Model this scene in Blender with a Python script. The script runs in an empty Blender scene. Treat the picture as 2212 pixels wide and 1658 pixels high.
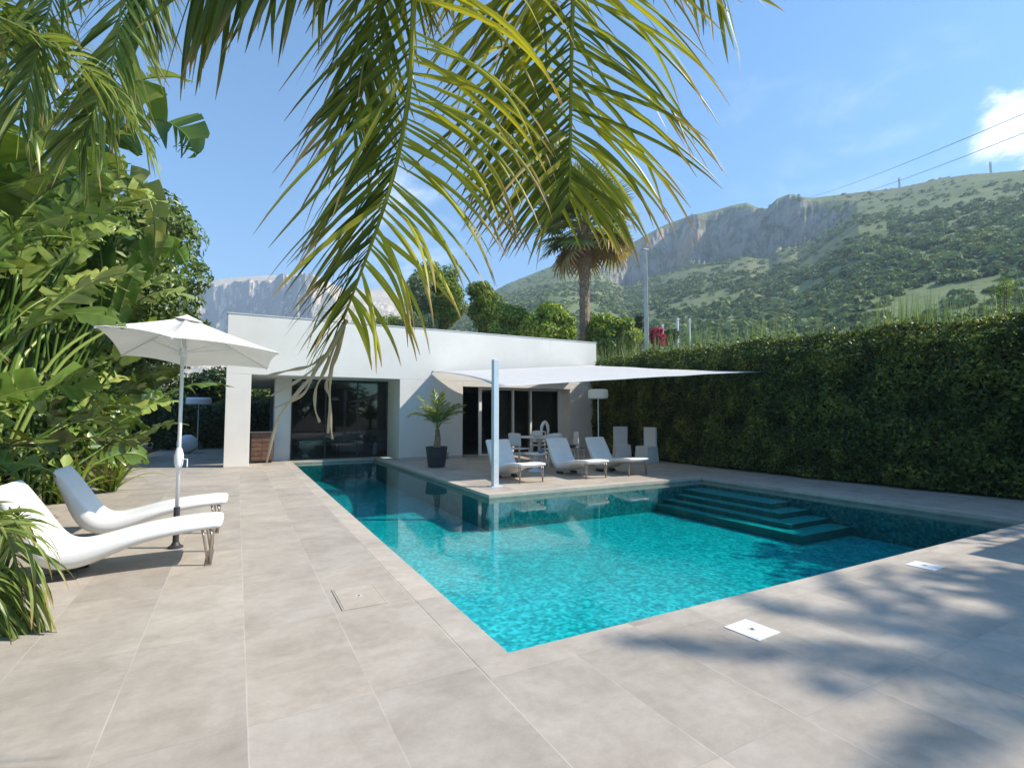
import bpy, math, random
import numpy as np
from mathutils import Vector, Matrix, noise
random.seed(7)
RNG = np.random.default_rng(7)
D = bpy.data
SC = bpy.context.scene
COL = SC.collection
rad = math.radians

# ------------------------------------------------------------------ camera frame (for surveying points of the photo)
FPX, CXP, CYP = 1101.0, 1106.0, 829.0
PITCH, YAW, EYE = math.atan(64 / FPX), rad(28.3), 1.4
FW = Vector((math.sin(YAW) * math.cos(PITCH), math.cos(YAW) * math.cos(PITCH), math.sin(PITCH)))
RT = Vector((math.cos(YAW), -math.sin(YAW), 0))
UP = RT.cross(FW)
CAM = Vector((0, 0, EYE))
def at(px, py, d):
    return CAM + (FW + RT * ((px - CXP) / FPX) - UP * ((py - CYP) / FPX)) * d

SUN = Vector((.98, -.50, 1.0)).normalized(); SR = Vector((SUN.x / SUN.z, SUN.y / SUN.z, 0))      # direction to the sun; shadow run per metre of height
# ------------------------------------------------------------------ object helpers
def tag(o, label=None, cat=None, group=None, kind=None):
    if label: o['label'] = label
    if cat: o['category'] = cat
    if group: o['group'] = group
    if kind: o['kind'] = kind
    return o
def thing(name, label, cat, loc=(0, 0, 0), rz=0, group=None):
    o = D.objects.new(name, None); COL.objects.link(o)
    o.location = loc; o.rotation_euler = (0, 0, rz); o.empty_display_size = .2
    return tag(o, label, cat, group)
def copy_tree(o, parent=None):
    c = o.copy(); COL.objects.link(c)
    if parent is not None: c.parent = parent
    for ch in list(o.children): copy_tree(ch, c)
    return c
def world_loc(o):
    v = Vector((0, 0, 0))
    while o is not None:
        v += o.location; o = o.parent
    return v
def link_mesh(name, me, mat, parent=None, smooth=False):
    me.materials.append(mat)
    if smooth: me.polygons.foreach_set('use_smooth', [True] * len(me.polygons))
    o = D.objects.new(name, me); COL.objects.link(o)
    if parent is not None: o.parent = parent
    return o

class G:
    """collects shapes into one mesh; v = vertices, f = faces, t = tone per vertex, y = dryness per vertex"""
    def __init__(s): s.v, s.f, s.t, s.y = [], [], [], []
    def add(s, vs, fs, tone=.5, dry=0.):
        n = len(s.v); s.v += [tuple(p) for p in vs]; s.f += [tuple(i + n for i in q) for q in fs]
        k = len(vs)
        s.t += list(tone) if hasattr(tone, '__len__') else [tone] * k
        s.y += list(dry) if hasattr(dry, '__len__') else [dry] * k
    def box(s, x0, x1, y0, y1, z0, z1, M=None):
        vs = [Vector((x, y, z)) for z in (z0, z1) for y in (y0, y1) for x in (x0, x1)]
        if M is not None: vs = [M @ p for p in vs]
        s.add(vs, [(0, 2, 3, 1), (4, 5, 7, 6), (0, 1, 5, 4), (2, 6, 7, 3), (0, 4, 6, 2), (1, 3, 7, 5)])
        return s
    def tube(s, pts, r, n=8, caps=True, tone=.5, dry=0.):
        pts = [Vector(p) for p in pts]; m = len(pts)
        rs = r if hasattr(r, '__len__') else [r] * m
        vs = []; ref = None
        for i, p in enumerate(pts):
            d = (pts[min(i + 1, m - 1)] - pts[max(i - 1, 0)]).normalized()
            if ref is None: ref = Vector((0, 0, 1)) if abs(d.z) < .9 else Vector((1, 0, 0))
            a = (ref - d * ref.dot(d)).normalized(); ref = a; b = d.cross(a)
            for k in range(n):
                t = 2 * math.pi * k / n
                vs.append(p + (a * math.cos(t) + b * math.sin(t)) * rs[i])
        fs = [(i * n + k, i * n + (k + 1) % n, (i + 1) * n + (k + 1) % n, (i + 1) * n + k) for i in range(m - 1) for k in range(n)]
        if caps: fs += [tuple(range(n - 1, -1, -1)), tuple((m - 1) * n + k for k in range(n))]
        s.add(vs, fs, tone, dry); return s
    def lathe(s, prof, c=(0, 0, 0), n=24, sx=1., sy=1.):
        vs = []; m = len(prof)
        for r, z in prof:
            for k in range(n):
                t = 2 * math.pi * k / n
                vs.append((c[0] + r * sx * math.cos(t), c[1] + r * sy * math.sin(t), c[2] + z))
        fs = [(i * n + k, i * n + (k + 1) % n, (i + 1) * n + (k + 1) % n, (i + 1) * n + k) for i in range(m - 1) for k in range(n)]
        if prof[0][0] > 1e-4: fs.append(tuple(range(n - 1, -1, -1)))
        if prof[-1][0] > 1e-4: fs.append(tuple((m - 1) * n + k for k in range(n)))
        s.add(vs, fs); return s
    def grid(s, P, tone=.5):
        a, b = len(P), len(P[0])
        s.add([p for row in P for p in row], [(i * b + j, i * b + j + 1, (i + 1) * b + j + 1, (i + 1) * b + j) for i in range(a - 1) for j in range(b - 1)], tone)
        return s
    def build(s, name, mat, parent=None, smooth=False, bevel=0, solid=0, local=False):
        off = Vector((0, 0, 0)) if (parent is None or local) else world_loc(parent)
        me = D.meshes.new(name)
        me.from_pydata([(x - off.x, y - off.y, z - off.z) for x, y, z in s.v], [], s.f); me.validate(); me.update()
        if len(me.vertices) == len(s.t):
            me.attributes.new('tone', 'FLOAT', 'POINT').data.foreach_set('value', s.t)
            me.attributes.new('dry', 'FLOAT', 'POINT').data.foreach_set('value', s.y)
        o = link_mesh(name, me, mat, parent, smooth)
        if solid:
            md = o.modifiers.new('Solidify', 'SOLIDIFY'); md.thickness = solid; md.offset = 0
        if bevel:
            md = o.modifiers.new('Bevel', 'BEVEL'); md.width = bevel; md.segments = 2; md.limit_method = 'ANGLE'
        return o

def np_mesh(name, V, F, mat, parent=None, tone=None, smooth=False):
    """V (n,3) world coordinates, F (m,k)"""
    V = np.asarray(V, np.float32).copy(); F = np.asarray(F, np.int32)
    if parent is not None: V -= np.array(world_loc(parent), np.float32)
    me = D.meshes.new(name); n, (m, k) = len(V), F.shape
    me.vertices.add(n); me.vertices.foreach_set('co', V.ravel())
    me.loops.add(m * k); me.loops.foreach_set('vertex_index', F.ravel())
    me.polygons.add(m); me.polygons.foreach_set('loop_start', np.arange(0, m * k, k, dtype=np.int32))
    me.polygons.foreach_set('loop_total', np.full(m, k, np.int32))
    me.update(calc_edges=True); me.validate()
    if tone is not None: me.attributes.new('tone', 'FLOAT', 'POINT').data.foreach_set('value', np.asarray(tone, np.float32))
    return link_mesh(name, me, mat, parent, smooth)

def unit(a): return a / np.maximum(np.linalg.norm(a, axis=1, keepdims=True), 1e-6)
def leaf_quads(P, N, size, aspect=.5, rng=RNG, jit=.6, tone=None, droop=0.):
    """one folded leaf (4 vertices, 2 triangles) at every point of P, roughly facing N"""
    n = len(P)
    N = unit(N + rng.normal(0, jit, (n, 3)))
    T = rng.normal(0, 1, (n, 3)); T[:, 2] -= droop
    T = unit(T - N * np.sum(T * N, 1, keepdims=True)); B = np.cross(N, T)
    s = size * rng.uniform(.6, 1.3, (n, 1)); w = s * aspect
    V = np.stack([P - T * s * .5, P - B * w * .5 + N * w * .12, P + T * s * .5 - N * s * .1, P + B * w * .5 + N * w * .12], 1).reshape(-1, 3)
    i = np.arange(n)[:, None] * 4
    F = np.concatenate([i + np.array([[0, 1, 2]]), i + np.array([[0, 2, 3]])], 0)
    t = rng.uniform(0, 1, n) if tone is None else tone
    return V, F, np.repeat(t, 4)

# ------------------------------------------------------------------ materials
class NT:
    def __init__(s, name):
        s.m = D.materials.new(name); s.m.use_nodes = True; s.nt = s.m.node_tree
        s.b = s.nt.nodes['Principled BSDF']; s.out = s.nt.nodes['Material Output']
    def n(s, kind, **kw):
        x = s.nt.nodes.new(kind)
        for k, v in kw.items():
            if k.startswith('i_'): x.inputs[k[2:].replace('_', ' ')].default_value = v
            else: setattr(x, k, v)
        return x
    def l(s, a, b): s.nt.links.new(a, b)
    def pos(s): return s.n('ShaderNodeNewGeometry').outputs['Position']
    def math(s, op, a, b=None, c=None):
        x = s.n('ShaderNodeMath', operation=op)
        for i, q in enumerate((a, b, c)):
            if q is None: continue
            if isinstance(q, (int, float)): x.inputs[i].default_value = q
            else: s.l(q, x.inputs[i])
        return x.outputs[0]
    def noise(s, vec, scale, detail=4, rough=.55, dist=0):
        x = s.n('ShaderNodeTexNoise'); x.inputs['Scale'].default_value = scale; x.inputs['Detail'].default_value = detail
        x.inputs['Roughness'].default_value = rough; x.inputs['Distortion'].default_value = dist
        if vec is not None: s.l(vec, x.inputs['Vector'])
        return x.outputs['Fac']
    def ramp(s, fac, stops):
        x = s.n('ShaderNodeValToRGB'); e = x.color_ramp.elements
        while len(e) < len(stops): e.new(.5)
        for q, (p, c) in zip(e, stops):
            q.position = p; q.color = (*c, 1) if len(c) == 3 else c
        s.l(fac, x.inputs[0]); return x.outputs[0]
    def mix(s, fac, a, b, blend='MIX'):
        x = s.n('ShaderNodeMix', data_type='RGBA', blend_type=blend)
        for sock, q in ((x.inputs[0], fac), (x.inputs[6], a), (x.inputs[7], b)):
            if isinstance(q, (int, float)): sock.default_value = q
            elif isinstance(q, tuple): sock.default_value = (*q, 1)
            else: s.l(q, sock)
        return x.outputs[2]
    def bump(s, h, strength=.3, dist=.02):
        x = s.n('ShaderNodeBump'); x.inputs['Strength'].default_value = strength; x.inputs['Distance'].default_value = dist
        s.l(h, x.inputs['Height']); return x.outputs[0]
    def attr(s, name): return s.n('ShaderNodeAttribute', attribute_name=name).outputs['Fac']

def plain(name, c, rough=.5, metal=0., var=.12, scale=6., bump=0., spec=.5):
    k = NT(name)
    p = k.n('ShaderNodeTexCoord').outputs['Object']
    f = k.noise(p, scale, 5)
    k.l(k.ramp(f, [(.3, tuple(x * (1 - var) for x in c)), (.7, tuple(min(1, x * (1 + var)) for x in c))]), k.b.inputs['Base Color'])
    k.b.inputs['Roughness'].default_value = rough; k.b.inputs['Metallic'].default_value = metal
    k.b.inputs['Specular IOR Level'].default_value = spec
    if bump: k.l(k.bump(k.noise(p, scale * 12, 4), bump, .01), k.b.inputs['Normal'])
    return k.m

def leafmat(name, dark, mid, light, trans=.35, rough=.42, dryc=(.42, .28, .12), spec=.4):
    k = NT(name)
    t = k.attr('tone')
    n = k.noise(k.pos(), 2.2, 3)
    f = k.math('ADD', k.math('MULTIPLY', t, .75), k.math('MULTIPLY', n, .25))
    c = k.ramp(f, [(.1, dark), (.5, mid), (.9, light)])
    c = k.mix(k.attr('dry'), c, dryc)
    k.l(c, k.b.inputs['Base Color']); k.b.inputs['Roughness'].default_value = rough
    k.b.inputs['Specular IOR Level'].default_value = spec
    tr = k.n('ShaderNodeBsdfTranslucent')
    k.l(k.mix(1., c, (1.0, 1.0, .45), 'MULTIPLY'), tr.inputs['Color'])
    ms = k.n('ShaderNodeMixShader'); ms.inputs[0].default_value = trans
    k.l(k.b.outputs[0], ms.inputs[1]); k.l(tr.outputs[0], ms.inputs[2]); k.l(ms.outputs[0], k.out.inputs[0])
    return k.m

def fabric(name, c, trans=.25):
    k = NT(name)
    p = k.n('ShaderNodeTexCoord').outputs['Object']
    cc = k.ramp(k.noise(p, 3, 4), [(.3, tuple(x * .94 for x in c)), (.7, c)])
    k.l(cc, k.b.inputs['Base Color']); k.b.inputs['Roughness'].default_value = .85; k.b.inputs['Specular IOR Level'].default_value = .15
    k.l(k.bump(k.noise(p, 5, 3), .25, .03), k.b.inputs['Normal'])
    tr = k.n('ShaderNodeBsdfTranslucent'); k.l(cc, tr.inputs['Color'])
    ms = k.n('ShaderNodeMixShader'); ms.inputs[0].default_value = trans
    k.l(k.b.outputs[0], ms.inputs[1]); k.l(tr.outputs[0], ms.inputs[2]); k.l(ms.outputs[0], k.out.inputs[0])
    return k.m

TX, TY, TX0, TY0 = .565, 1.14, .08, 2.65        # paving module
def deckmat(name, tint=(1, 1, 1), tiles=True):
    k = NT(name); p = k.pos()
    sp = k.n('ShaderNodeSeparateXYZ'); k.l(p, sp.inputs[0])
    x = k.math('DIVIDE', k.math('SUBTRACT', sp.outputs[0], TX0), TX)
    y = k.math('DIVIDE', k.math('SUBTRACT', sp.outputs[1], TY0), TY)
    ix, iy = k.math('FLOOR', x), k.math('FLOOR', y)
    cell = k.n('ShaderNodeCombineXYZ'); k.l(ix, cell.inputs[0]); k.l(iy, cell.inputs[1])
    wn = k.n('ShaderNodeTexWhiteNoise', noise_dimensions='3D'); k.l(cell.outputs[0], wn.inputs['Vector'])
    # stone clouding is different on every tile
    off = k.n('ShaderNodeVectorMath', operation='MULTIPLY_ADD'); k.l(wn.outputs['Color'], off.inputs[0]); off.inputs[1].default_value = (9, 9, 9); k.l(p, off.inputs[2])
    n1 = k.noise(off.outputs[0], 2.4, 7, .62, .4); n2 = k.noise(off.outputs[0], 14, 5, .6); n3 = k.noise(p, .55, 3)
    st = k.n('ShaderNodeMapping'); st.inputs['Scale'].default_value = (3., 16, 1); k.l(off.outputs[0], st.inputs[0])
    n4 = k.noise(st.outputs[0], 1., 5, .6)
    f = k.math('ADD', k.math('MULTIPLY', n1, .5), k.math('ADD', k.math('MULTIPLY', n2, .2), k.math('ADD', k.math('MULTIPLY', n3, .2), k.math('ADD', k.math('MULTIPLY', n4, .11), k.math('MULTIPLY', k.noise(p, 75, 4, .7), .12)))))
    c = k.ramp(f, [(.34, (.265, .225, .178)), (.56, (.40, .348, .284)), (.78, (.535, .475, .402))])
    c = k.mix(1., c, k.ramp(wn.outputs['Value'], [(0, (.90, .90, .915)), (1, (1.06, 1.055, 1.05))]), 'MULTIPLY')
    if tiles:
        fx, fy = k.math('FRACT', x), k.math('FRACT', y)
        dx = k.math('MULTIPLY', k.math('MINIMUM', fx, k.math('SUBTRACT', 1., fx)), TX)
        dy = k.math('MULTIPLY', k.math('MINIMUM', fy, k.math('SUBTRACT', 1., fy)), TY)
        gx = k.math('LESS_THAN', dx, .003); gy = k.math('LESS_THAN', dy, .003)
        fade = k.ramp(k.noise(p, 1.3, 2), [(.38, (.25,) * 3), (.6, (1,) * 3)])
        c = k.mix(k.math('MULTIPLY', k.math('MULTIPLY', gx, fade), .38), c, (.66, .62, .56))
        c = k.mix(k.math('MULTIPLY', k.math('MULTIPLY', gy, fade), .5), c, (.27, .24, .21))
    sto = k.ramp(k.noise(p, 1.15, 8, .68, .8), [(.54, (0,) * 3), (.70, (1,) * 3)])       # water stains
    c = k.mix(k.math('MULTIPLY', sto, .35), c, (.27, .235, .195))
    c = k.mix(1., c, tint, 'MULTIPLY')
    k.l(c, k.b.inputs['Base Color'])
    k.l(k.ramp(n1, [(.3, (.62,) * 3), (.7, (.5,) * 3)]), k.b.inputs['Roughness'])
    k.b.inputs['Specular IOR Level'].default_value = .35
    k.l(k.bump(k.math('ADD', n2, n1), .08, .02), k.b.inputs['Normal'])
    return k.m

M = {}
M['deck'] = deckmat('stone_paving')
M['coping'] = deckmat('stone_coping', (1.1, 1.1, 1.1), tiles=False)
M['white_paint'] = plain('white_paint', (.8, .8, .8), .45, 0, .03)
M['steel'] = plain('brushed_steel', (.55, .55, .55), .3, 1., .1)
M['bronze_steel'] = plain('dull_steel', (.42, .36, .31), .38, .8, .1)
M['post'] = plain('galvanised_post', (.62, .66, .70), .45, .15, .08, 3)
M['black'] = plain('black_plastic', (.03, .03, .035), .5, 0, .2)
M['pot'] = plain('charcoal_pot', (.035, .036, .042), .55, 0, .25, 5, .1)
M['globe'] = plain('white_plastic', (.8, .8, .82), .35, 0, .02)
M['wood'] = plain('brown_wood', (.13, .062, .036), .5, 0, .35, 9)
def woven():
    k = NT('white_woven_shell'); p = k.n('ShaderNodeTexCoord').outputs['Object']
    k.l(k.ramp(k.noise(p, 5, 5), [(.3, (.74, .735, .72)), (.7, (.82, .82, .81))]), k.b.inputs['Base Color']); k.b.inputs['Roughness'].default_value = .6
    h = None
    for ax in ('X', 'Y'):
        w = k.n('ShaderNodeTexWave', wave_type='BANDS', bands_direction=ax); w.inputs['Scale'].default_value = 32; w.inputs['Distortion'].default_value = .6; k.l(p, w.inputs['Vector'])
        h = w.outputs['Fac'] if h is None else k.math('ADD', h, w.outputs['Fac'])
    k.l(k.bump(h, .10, .003), k.b.inputs['Normal']); return k.m
M['lounger'] = woven()
M['slip'] = fabric('white_slipcover', (.74, .74, .74), .12)
M['sail'] = fabric('white_sailcloth', (.80, .785, .76), .42)
M['canopy'] = fabric('white_canvas', (.84, .82, .79), .30)
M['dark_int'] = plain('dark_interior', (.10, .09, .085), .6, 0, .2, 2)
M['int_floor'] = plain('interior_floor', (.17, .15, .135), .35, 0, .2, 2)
M['curtain'] = fabric('grey_curtain', (.33, .31, .28), .2)
M['sofa'] = plain('grey_upholstery', (.22, .21, .21), .9, 0, .15, 8)
M['plate'] = plain('white_cover_plate', (.80, .80, .79), .35, 0, .04, 8)
M['lid'] = deckmat('stone_lid', (1.10, 1.09, 1.08), tiles=False)
M['blue'] = plain('blue_glass', (.12, .25, .36), .15, 0, .1)
M['teal'] = plain('teal_leather', (.13, .24, .22), .45, 0, .2)
M['soil'] = plain('garden_soil', (.09, .062, .042), .95, 0, .45, 3, .4)
M['hose'] = plain('grey_hose', (.40, .39, .37), .6, 0, .15)
M['rope'] = plain('dark_wire', (.09, .10, .12), .6, 0, .1)
M['concrete'] = plain('concrete_pole', (.52, .49, .45), .85, 0, .12, 4, .2)
M['bark'] = plain('bark', (.17, .12, .08), .95, 0, .45, 7, .6)
M['palm_trunk'] = plain('palm_trunk_fibre', (.27, .18, .115), .95, 0, .5, 9, .7)
M['stalk'] = leafmat('green_stalk', (.14, .16, .05), (.2, .24, .07), (.3, .32, .12), .1)
def stucco():
    k = NT('white_render'); p = k.pos()
    c = k.ramp(k.noise(p, .9, 6, .6), [(.28, (.69, .65, .595)), (.72, (.785, .745, .685))])
    sp = k.n('ShaderNodeSeparateXYZ'); k.l(p, sp.inputs[0])
    mp = k.n('ShaderNodeMapping'); mp.inputs['Scale'].default_value = (3.2, 3.2, .28); k.l(p, mp.inputs[0])
    dr = k.ramp(k.noise(mp.outputs[0], 1.0, 5, .65), [(.62, (0,) * 3), (.74, (1,) * 3)])
    top = k.ramp(k.math('DIVIDE', sp.outputs[2], 5.), [(.58, (0,) * 3), (.80, (1,) * 3)])      # run-off stains hang from the coping (z 2.9 to 4)
    c = k.mix(k.math('MULTIPLY', k.math('MULTIPLY', dr, top), .55), c, (.42, .41, .39))
    k.l(c, k.b.inputs['Base Color']); k.b.inputs['Roughness'].default_value = .85; k.b.inputs['Specular IOR Level'].default_value = .2
    k.l(k.bump(k.noise(p, 60, 4), .12, .01), k.b.inputs['Normal'])
    return k.m
M['stucco'] = stucco()
M['cap'] = plain('metal_coping', (.68, .67, .65), .6, 0, .08)
def glass(name, tint):
    k = NT(name)
    tr = k.n('ShaderNodeBsdfTransparent'); tr.inputs[0].default_value = (*tint, 1)
    gl = k.n('ShaderNodeBsdfGlossy'); gl.inputs['Roughness'].default_value = .015
    fr = k.n('ShaderNodeFresnel'); fr.inputs[0].default_value = 1.5
    ms = k.n('ShaderNodeMixShader'); k.l(fr.outputs[0], ms.inputs[0]); k.l(tr.outputs[0], ms.inputs[1]); k.l(gl.outputs[0], ms.inputs[2])
    k.l(ms.outputs[0], k.out.inputs[0]); return k.m
M['glass'] = glass('window_glass', (.80, .83, .82))
def water():
    k = NT('pool_water'); p = k.pos()
    mp = k.n('ShaderNodeMapping'); mp.inputs['Scale'].default_value = (1., .8, 1); k.l(p, mp.inputs[0])
    sp = k.n('ShaderNodeSeparateXYZ'); k.l(p, sp.inputs[0])
    # the breeze ruffles the open end of the pool, the far lane behind the terrace lies calm
    ruf = k.ramp(k.math('DIVIDE', sp.outputs[1], 16.), [(.20, (1,) * 3), (.33, (.22,) * 3), (.5, (.05,) * 3)])
    h = k.math('ADD', k.math('MULTIPLY', k.noise(mp.outputs[0], 7., 4, .6, .6), 1.), k.math('MULTIPLY', k.noise(mp.outputs[0], 1.6, 2), .8))
    b = k.n('ShaderNodeBump'); b.inputs['Distance'].default_value = .05
    k.l(k.math('MULTIPLY', ruf, .085), b.inputs['Strength']); k.l(h, b.inputs['Height'])
    tr = k.n('ShaderNodeBsdfTransparent'); tr.inputs[0].default_value = (1, 1, 1, 1)
    va = k.n('ShaderNodeVolumeAbsorption'); va.inputs['Color'].default_value = (0, .905, .912, 1); va.inputs['Density'].default_value = 1.7; k.l(va.outputs[0], k.out.inputs['Volume'])
    gl = k.n('ShaderNodeBsdfGlossy'); gl.inputs['Roughness'].default_value = .03; k.l(b.outputs[0], gl.inputs['Normal'])
    dp = k.n('ShaderNodeVectorMath', operation='DOT_PRODUCT'); k.l(k.n('ShaderNodeNewGeometry').outputs['Incoming'], dp.inputs[0]); k.l(b.outputs[0], dp.inputs[1])
    f5 = k.math('POWER', k.math('SUBTRACT', 1., k.math('MINIMUM', k.math('ABSOLUTE', dp.outputs['Value']), 1.)), 5.)
    ms = k.n('ShaderNodeMixShader'); k.l(k.math('MULTIPLY_ADD', f5, .98, .02), ms.inputs[0]); k.l(tr.outputs[0], ms.inputs[1]); k.l(gl.outputs[0], ms.inputs[2])
    k.l(ms.outputs[0], k.out.inputs[0]); return k.m
M['water'] = water()
def caustic_mosaic(dim=1.):
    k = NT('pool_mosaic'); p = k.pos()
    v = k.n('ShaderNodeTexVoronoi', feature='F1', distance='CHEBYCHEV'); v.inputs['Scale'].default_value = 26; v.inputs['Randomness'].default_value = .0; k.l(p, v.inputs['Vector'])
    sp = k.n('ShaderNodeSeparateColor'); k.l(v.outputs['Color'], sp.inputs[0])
    w = k.noise(p, 5.5, 5, .65, 1.2)  # water caustics painted as light and dark blotches over the tile colours
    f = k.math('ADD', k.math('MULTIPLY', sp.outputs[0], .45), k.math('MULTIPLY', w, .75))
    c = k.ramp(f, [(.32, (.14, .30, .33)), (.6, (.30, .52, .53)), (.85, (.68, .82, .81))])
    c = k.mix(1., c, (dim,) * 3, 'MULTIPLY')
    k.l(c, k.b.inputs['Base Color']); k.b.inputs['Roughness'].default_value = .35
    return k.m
M['mosaic'] = caustic_mosaic()
M['mosaic_wall'] = caustic_mosaic(.42)  # wall copy darkened: the weaker light under water is put into its colour
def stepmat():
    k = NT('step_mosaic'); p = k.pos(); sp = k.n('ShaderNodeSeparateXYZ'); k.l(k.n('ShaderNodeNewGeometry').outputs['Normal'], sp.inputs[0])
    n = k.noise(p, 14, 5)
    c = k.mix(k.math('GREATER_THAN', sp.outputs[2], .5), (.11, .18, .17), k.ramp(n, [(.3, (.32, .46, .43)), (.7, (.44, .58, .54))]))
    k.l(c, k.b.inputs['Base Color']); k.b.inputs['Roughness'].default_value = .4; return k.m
M['rim'] = plain('rim_stone', (.17, .21, .18), .5, 0, .25, 5)
M['strelitzia'] = leafmat('paddle_leaf', (.03, .07, .012), (.12, .215, .034), (.42, .49, .13), .26, .26)
M['frond'] = leafmat('palm_leaflet', (.05, .085, .014), (.21, .24, .025), (.56, .52, .05), .40, .42, spec=.25)
M['frond_soft'] = leafmat('soft_palm_leaflet', (.07, .12, .022), (.20, .27, .06), (.45, .50, .18), .36, .34)
M['fig'] = leafmat('tree_leaf', (.05, .09, .018), (.13, .19, .04), (.32, .38, .13), .3, .36)
M['dark_leaf'] = leafmat('dark_leaf', (.02, .045, .01), (.045, .085, .016), (.09, .14, .03), .25, .45)
M['hedge'] = leafmat('hedge_leaf', (.03, .055, .011), (.095, .135, .024), (.32, .33, .06), .42, .42)
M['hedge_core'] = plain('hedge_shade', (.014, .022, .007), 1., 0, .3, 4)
M['pine'] = leafmat('pine_needles', (.08, .14, .02), (.20, .28, .035), (.40, .45, .08), .3, .6)
M['bright'] = leafmat('bright_leaf', (.09, .16, .016), (.22, .31, .03), (.42, .47, .07), .38, .45)
M['grey_leaf'] = leafmat('grey_leaf', (.10, .14, .07), (.20, .25, .14), (.34, .38, .22), .3, .6)
M['fan'] = leafmat('fan_leaf', (.07, .12, .025), (.21, .27, .06), (.46, .48, .16), .35, .45)
M['strap'] = leafmat('strap_leaf', (.10, .17, .02), (.22, .31, .04), (.40, .45, .08), .4, .4)
M['flower'] = leafmat('magenta_bract', (.28, .02, .05), (.45, .03, .09), (.6, .08, .16), .35, .6)
M['reed'] = leafmat('reed_blade', (.13, .19, .07), (.23, .30, .12), (.36, .43, .21), .4, .6)
M['scrub'] = leafmat('scrub_leaf', (.10, .14, .055), (.20, .255, .10), (.36, .40, .17), .15, .9, spec=.1)
HAZE, SKYTINT, SKYS, EXPO = 0.00054, (.66, .96, 1.05), .15, .72
# ------------------------------------------------------------------ setting
PX0, PX1, PY0, PY1, LX, LY = 1.44, 9.05, 2.72, 8.0, 3.86, 16.35      # pool: main basin, lane width, lane end
def struct(name, g, mat, **k):
    o = g.build(name, mat, **k); o['kind'] = 'structure'; return o
def rects(g, rs, z):
    for x0, x1, y0, y1 in rs: g.add([(x0, y0, z), (x1, y0, z), (x1, y1, z), (x0, y1, z)], [(0, 1, 2, 3)])
    return g
CW = .22
gr = G(); rects(gr, [(-3000, -2.6, -3000, 3500), (12.6, 3500, -3000, 3500), (-2.6, 12.6, -3000, -7), (-2.6, 12.6, 26, 3500)], -.03)
struct('ground', gr, M['soil'])
dk = G()
rects(dk, [(-2.6, PX0 - CW, -7, 15.9), (PX0 - CW, 12.6, -7, PY0 - CW), (PX1 + CW, 12.6, PY0 - CW, 16), (LX + CW, PX1 + CW, PY1 + CW, 16),
           (-2.6, PX0 - CW, 15.9, 17.6), (-2.6, 12.6, 17.6, 26), (PX0 - CW, 12.6, 16.6, 17.6)], 0)
struct('pool_deck', dk, M['deck'])
cp = G(); zc = .0012
for x0, x1, y0, y1 in [(PX0 - CW, PX0, PY0 - CW, LY + CW), (PX0, PX1 + CW, PY0 - CW, PY0), (PX1, PX1 + CW, PY0, PY1 + CW), (LX, PX1, PY1, PY1 + CW), (LX, LX + CW, PY1 + CW, LY), (PX0, LX + CW, LY, LY + CW)]:
    cp.box(x0, x1, y0, y1, -.05, zc)
struct('pool_coping', cp, M['coping'])
FZ, WZ = -.62, -.075
bs = G()
def vwall(x0, y0, x1, y1, z0, z1): bs.add([(x0, y0, z0), (x1, y1, z0), (x1, y1, z1), (x0, y0, z1)], [(0, 1, 2, 3)])
EDGES = [(PX0, PY0, PX1, PY0), (PX1, PY0, PX1, PY1), (PX1, PY1, LX, PY1), (LX, PY1, LX, LY), (LX, LY, PX0, LY), (PX0, LY, PX0, PY0)]
wl = G()
for a in EDGES: vwall(*a, FZ, -.16)
wl.add(bs.v, bs.f); bs = G()
for a in EDGES: vwall(*a, -.16, -.05)
struct('pool_rim', bs, M['rim'])
struct('pool_wall', wl, M['mosaic_wall']); bs = G()
rects(bs, [(PX0, PX1, PY0, PY1), (PX0, LX, PY1, LY)], FZ)
struct('pool_basin', bs, M['mosaic'])
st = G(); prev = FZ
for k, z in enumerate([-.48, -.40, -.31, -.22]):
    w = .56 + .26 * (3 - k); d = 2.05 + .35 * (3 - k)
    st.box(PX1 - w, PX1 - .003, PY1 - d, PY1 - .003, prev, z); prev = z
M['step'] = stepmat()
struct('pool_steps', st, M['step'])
e = .012; oc = [(PX0 - e, PY0 - e), (PX1 + e, PY0 - e), (PX1 + e, PY1 + e), (LX + e, PY1 + e), (LX + e, LY + e), (PX0 - e, LY + e)]
wt = G(); wt.add([(x, y, z) for z in (WZ, FZ - .03) for x, y in oc], [(0, 1, 2, 3, 4, 5), (11, 10, 9, 8, 7, 6)] + [(k, k + 6, (k + 1) % 6 + 6, (k + 1) % 6) for k in range(6)])
struct('water', wt, M['water'])

# ------------------------------------------------------------------ villa
FY = 15.3
v = thing('villa', 'low white flat-roofed villa with dark glass openings across the far end of the pool', 'house', (-.28, FY, 0))
w = G()
w.box(-.28, 11.84, FY, FY + .35, 2.45, 4.05)                   # tall parapet above the openings
w.box(4.35, 6.43, FY, 16.9, 0, 2.449)
w.box(10.62, 11.84, FY, 16.0, 0, 2.449)
w.box(6.43, 10.62, FY + .001, FY + .34, 2.28, 2.449)
w.box(11.5, 11.84, 16.0, 24.0, 0, 2.449)
w.build('wall', M['stucco'], v, bevel=.008)
G().box(-.28, .31, FY, FY + .5, 0, 2.449).build('pillar', M['stucco'], v, bevel=.008)
G().box(-.28, .02, 23.6, 24.0, 0, 2.449).build('pillar', M['stucco'], v, bevel=.008)
G().box(.98, 1.44, 16.75, 17.3, 0, 2.449).build('porch_wall', M['stucco'], v, bevel=.008)
r = G(); r.box(-.28, 11.84, FY + .351, 24.2, 2.45, 2.62); r.box(-.28, -.02, FY + .351, 24.2, 2.62, 4.04); r.box(11.6, 11.84, FY + .351, 24.2, 2.62, 4.04); r.box(-.02, 11.6, 23.9, 24.2, 2.62, 4.04)
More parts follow.
